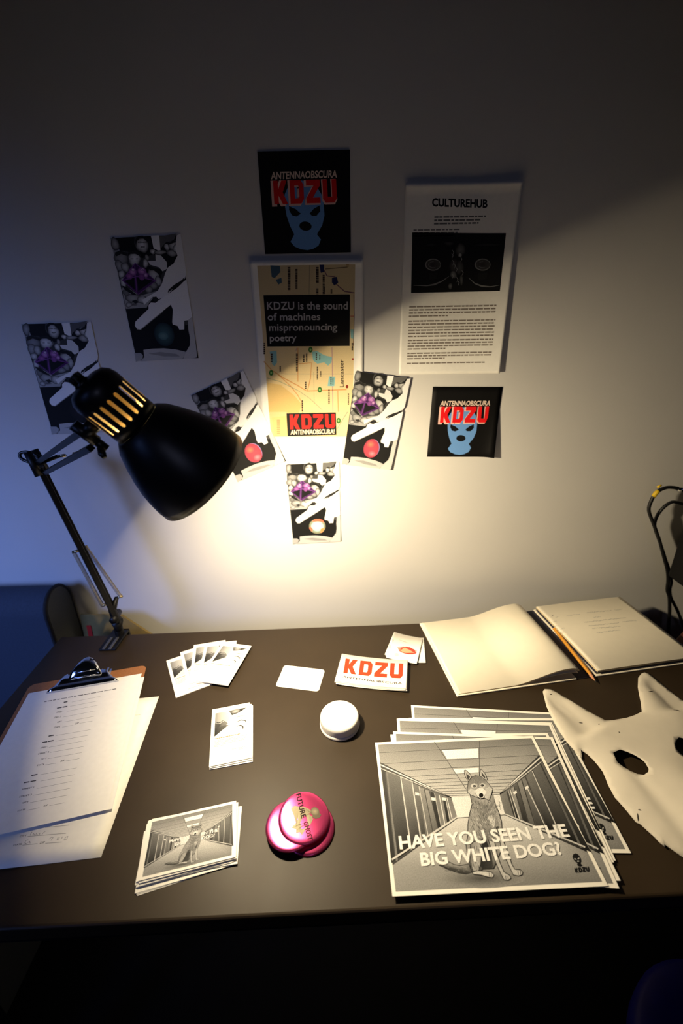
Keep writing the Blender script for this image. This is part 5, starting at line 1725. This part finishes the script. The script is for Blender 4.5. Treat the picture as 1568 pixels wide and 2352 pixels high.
Rin = [(1150, 490), (1140, 400), (1120, 310), (1108, 240), (1112, 140), (1145, 98), (1175, 84), (1215, 92), (1300, 152), (1420, 245), (1568, 362)]
Reye = [(1395, 875), (1450, 858), (1500, 845), (1568, 866)]
w2 = lambda p: T(*zm_(*p), 0.010).xy
Lw = [w2(p) for p in Lout]
axo, axd = Vector((0.4985, 0.60)), Vector((0.035, -1.0)).normalized()
axn = Vector((-axd.y, axd.x))           # points to +x
mir = lambda p: p - axn * 2 * (p - axo).dot(axn)
chin = [Vector((0.448, 0.342)), Vector((0.470, 0.326)), Vector((0.496, 0.319))]
half = Lw + chin
Rw = [w2(p) for p in Rin]
# right outline: top of the head, inner ear edge as seen, then the mirrored cheek and jaw
right_mirror = [mir(p) for p in half[8:]]
top = [w2(p) for p in ((860, 575), (990, 555), (1080, 525))]
ear_r = Rw + [Vector((0.654, 0.588)), Vector((0.642, 0.557)), Vector((0.630, 0.528))]
outline = top + ear_r + right_mirror[4:][::1] + half[::-1][:]
# drop repeats
ol = []
for p in outline:
    if not ol or (p - ol[-1]).length > 0.0012:
        ol.append(p)
if (ol[0] - ol[-1]).length < 0.0012: ol.pop()
eyeL = [w2(p) for p in Leye]
eyeR = [mir(p) + Vector((-0.006, 0.015)) for p in eyeL]
inner = []
xmn, xmx = min(p.x for p in ol), max(p.x for p in ol)
ymn, ymx = min(p.y for p in ol), max(p.y for p in ol)
def inside(p, poly):
    c_ = False
    j = len(poly) - 1
    for i in range(len(poly)):
        a, b = poly[i], poly[j]
        if (a.y > p.y) != (b.y > p.y) and p.x < (b.x - a.x) * (p.y - a.y) / (b.y - a.y) + a.x:
            c_ = not c_
        j = i
    return c_
def dist(p, poly):
    m_ = 9.0
    for i in range(len(poly)):
        a, b = poly[i - 1], poly[i]
        ab = b - a
        t_ = max(0, min(1, (p - a).dot(ab) / max(1e-12, ab.dot(ab))))
        m_ = min(m_, (p - a - ab * t_).length)
    return m_
step = 0.0062
y = ymn
row = 0
while y < ymx:
    x = xmn + (step / 2 if row % 2 else 0)
    while x < xmx:
        p = Vector((x, y))
        if inside(p, ol) and not inside(p, eyeL) and not inside(p, eyeR) and dist(p, ol) > 0.0028 and dist(p, eyeL) > 0.0025 and dist(p, eyeR) > 0.0025:
            inner.append(p)
        x += step
    y += step * 0.87
    row += 1
pts = list(ol) + eyeL + eyeR + inner
edges = []
b0 = 0
for loop in (ol, eyeL, eyeR):
    edges += [(b0 + i, b0 + (i + 1) % len(loop)) for i in range(len(loop))]
    b0 += len(loop)
cv, ce, cf, *_r = delaunay_2d_cdt(pts, edges, [], 1, 1e-6)
def _mid(f): return (cv[f[0]] + cv[f[1]] + cv[f[2]]) / 3
cf = [f for f in cf if inside(_mid(f), ol) and not inside(_mid(f), eyeL) and not inside(_mid(f), eyeR)]
earL_tip, earR_tip = w2((160, 290)), w2((1165, 110))
def bump2(p, c_, sx, sy):
    return math.exp(-((p.x - c_.x) / sx) ** 2 - ((p.y - c_.y) / sy) ** 2)
def mz(p):
    d = dist(p, ol)
    s_ = (p - axo).dot(axd)              # along the face, towards the nose
    t_ = (p - axo).dot(axn)
    z = 0.004 + 0.012 * (1 - math.exp(-d / 0.022))
    # muzzle ridge
    mzl = max(0.0, min(1.0, (s_ - 0.10) / 0.12))
    z += 0.020 * mzl * math.exp(-(t_ / 0.040) ** 2)
    # crease between cheek and muzzle
    z -= 0.003 * math.exp(-((abs(t_) - 0.062 + 0.10 * (s_ - 0.12)) / 0.010) ** 2) * max(0, min(1, (s_ - 0.10) / 0.05))
    # hollow of the ears with a folded crease
    for tip_, base in ((earL_tip, w2((640, 720))), (earR_tip, Vector((0.605, 0.575)))):
        ax = (base - tip_)
        L0 = ax.length
        ax = ax / L0
        a_ = (p - tip_).dot(ax)
        if -0.01 < a_ < L0 * 1.05:
            q_ = abs((p - tip_).x * -ax.y + (p - tip_).y * ax.x)
            wd = 0.010 + 0.020 * (a_ / L0)
            z -= 0.012 * math.exp(-(q_ / wd) ** 2) * max(0, min(1, a_ / 0.03)) * max(0, min(1, (L0 * 1.05 - a_) / 0.012))
    return max(0.0018, z)
vv = [(p.x, p.y, TZ + mz(p)) for p in cv]
mo_c = Vector((0.50, 0.48, TZ))
mo = mk('wolf_mask', [(x - mo_c.x, y - mo_c.y, z - mo_c.z) for x, y, z in vv], [tuple(f) for f in cf], MASK, None, True)
mo.location = mo_c
bmx = bmesh.new(); bmx.from_mesh(mo.data); bmx.normal_update()
bmesh.ops.reverse_faces(bmx, faces=[f for f in bmx.faces if f.normal.z < 0]); bmx.to_mesh(mo.data); bmx.free()
sd = mo.modifiers.new('thickness', 'SOLIDIFY'); sd.thickness = 0.0014; sd.offset = -1
tag(mo, 'white wolf face mask with pointed ears and cut-out eyes lying on the desk', 'mask')
# stitch slits on the mask
for i, q in enumerate([((192, 318), (215, 322)), ((500, 596), (540, 600)), ((696, 628), (712, 626)), ((895, 742), (912, 748)), ((1215, 303), (1265, 292)), ((1470, 498), (1530, 528)), ((1105, 1528), (1135, 1538)), ((1100, 1560), (1112, 1625))]):
    a, b = w2(q[0]), w2(q[1])
    bm = bmesh.new()
    P = []
    for k in range(4):
        p = a.lerp(b, k / 3)
        P.append(Vector((p.x, p.y, TZ + mz(p))) - mo_c)
    add_tube(bm, P, [0.0004, 0.0009, 0.0009, 0.0004], 6)
    mkbm('slit', bm, mat('dark_slit', (60, 54, 46), 0.9, noise=0.1), mo, True)
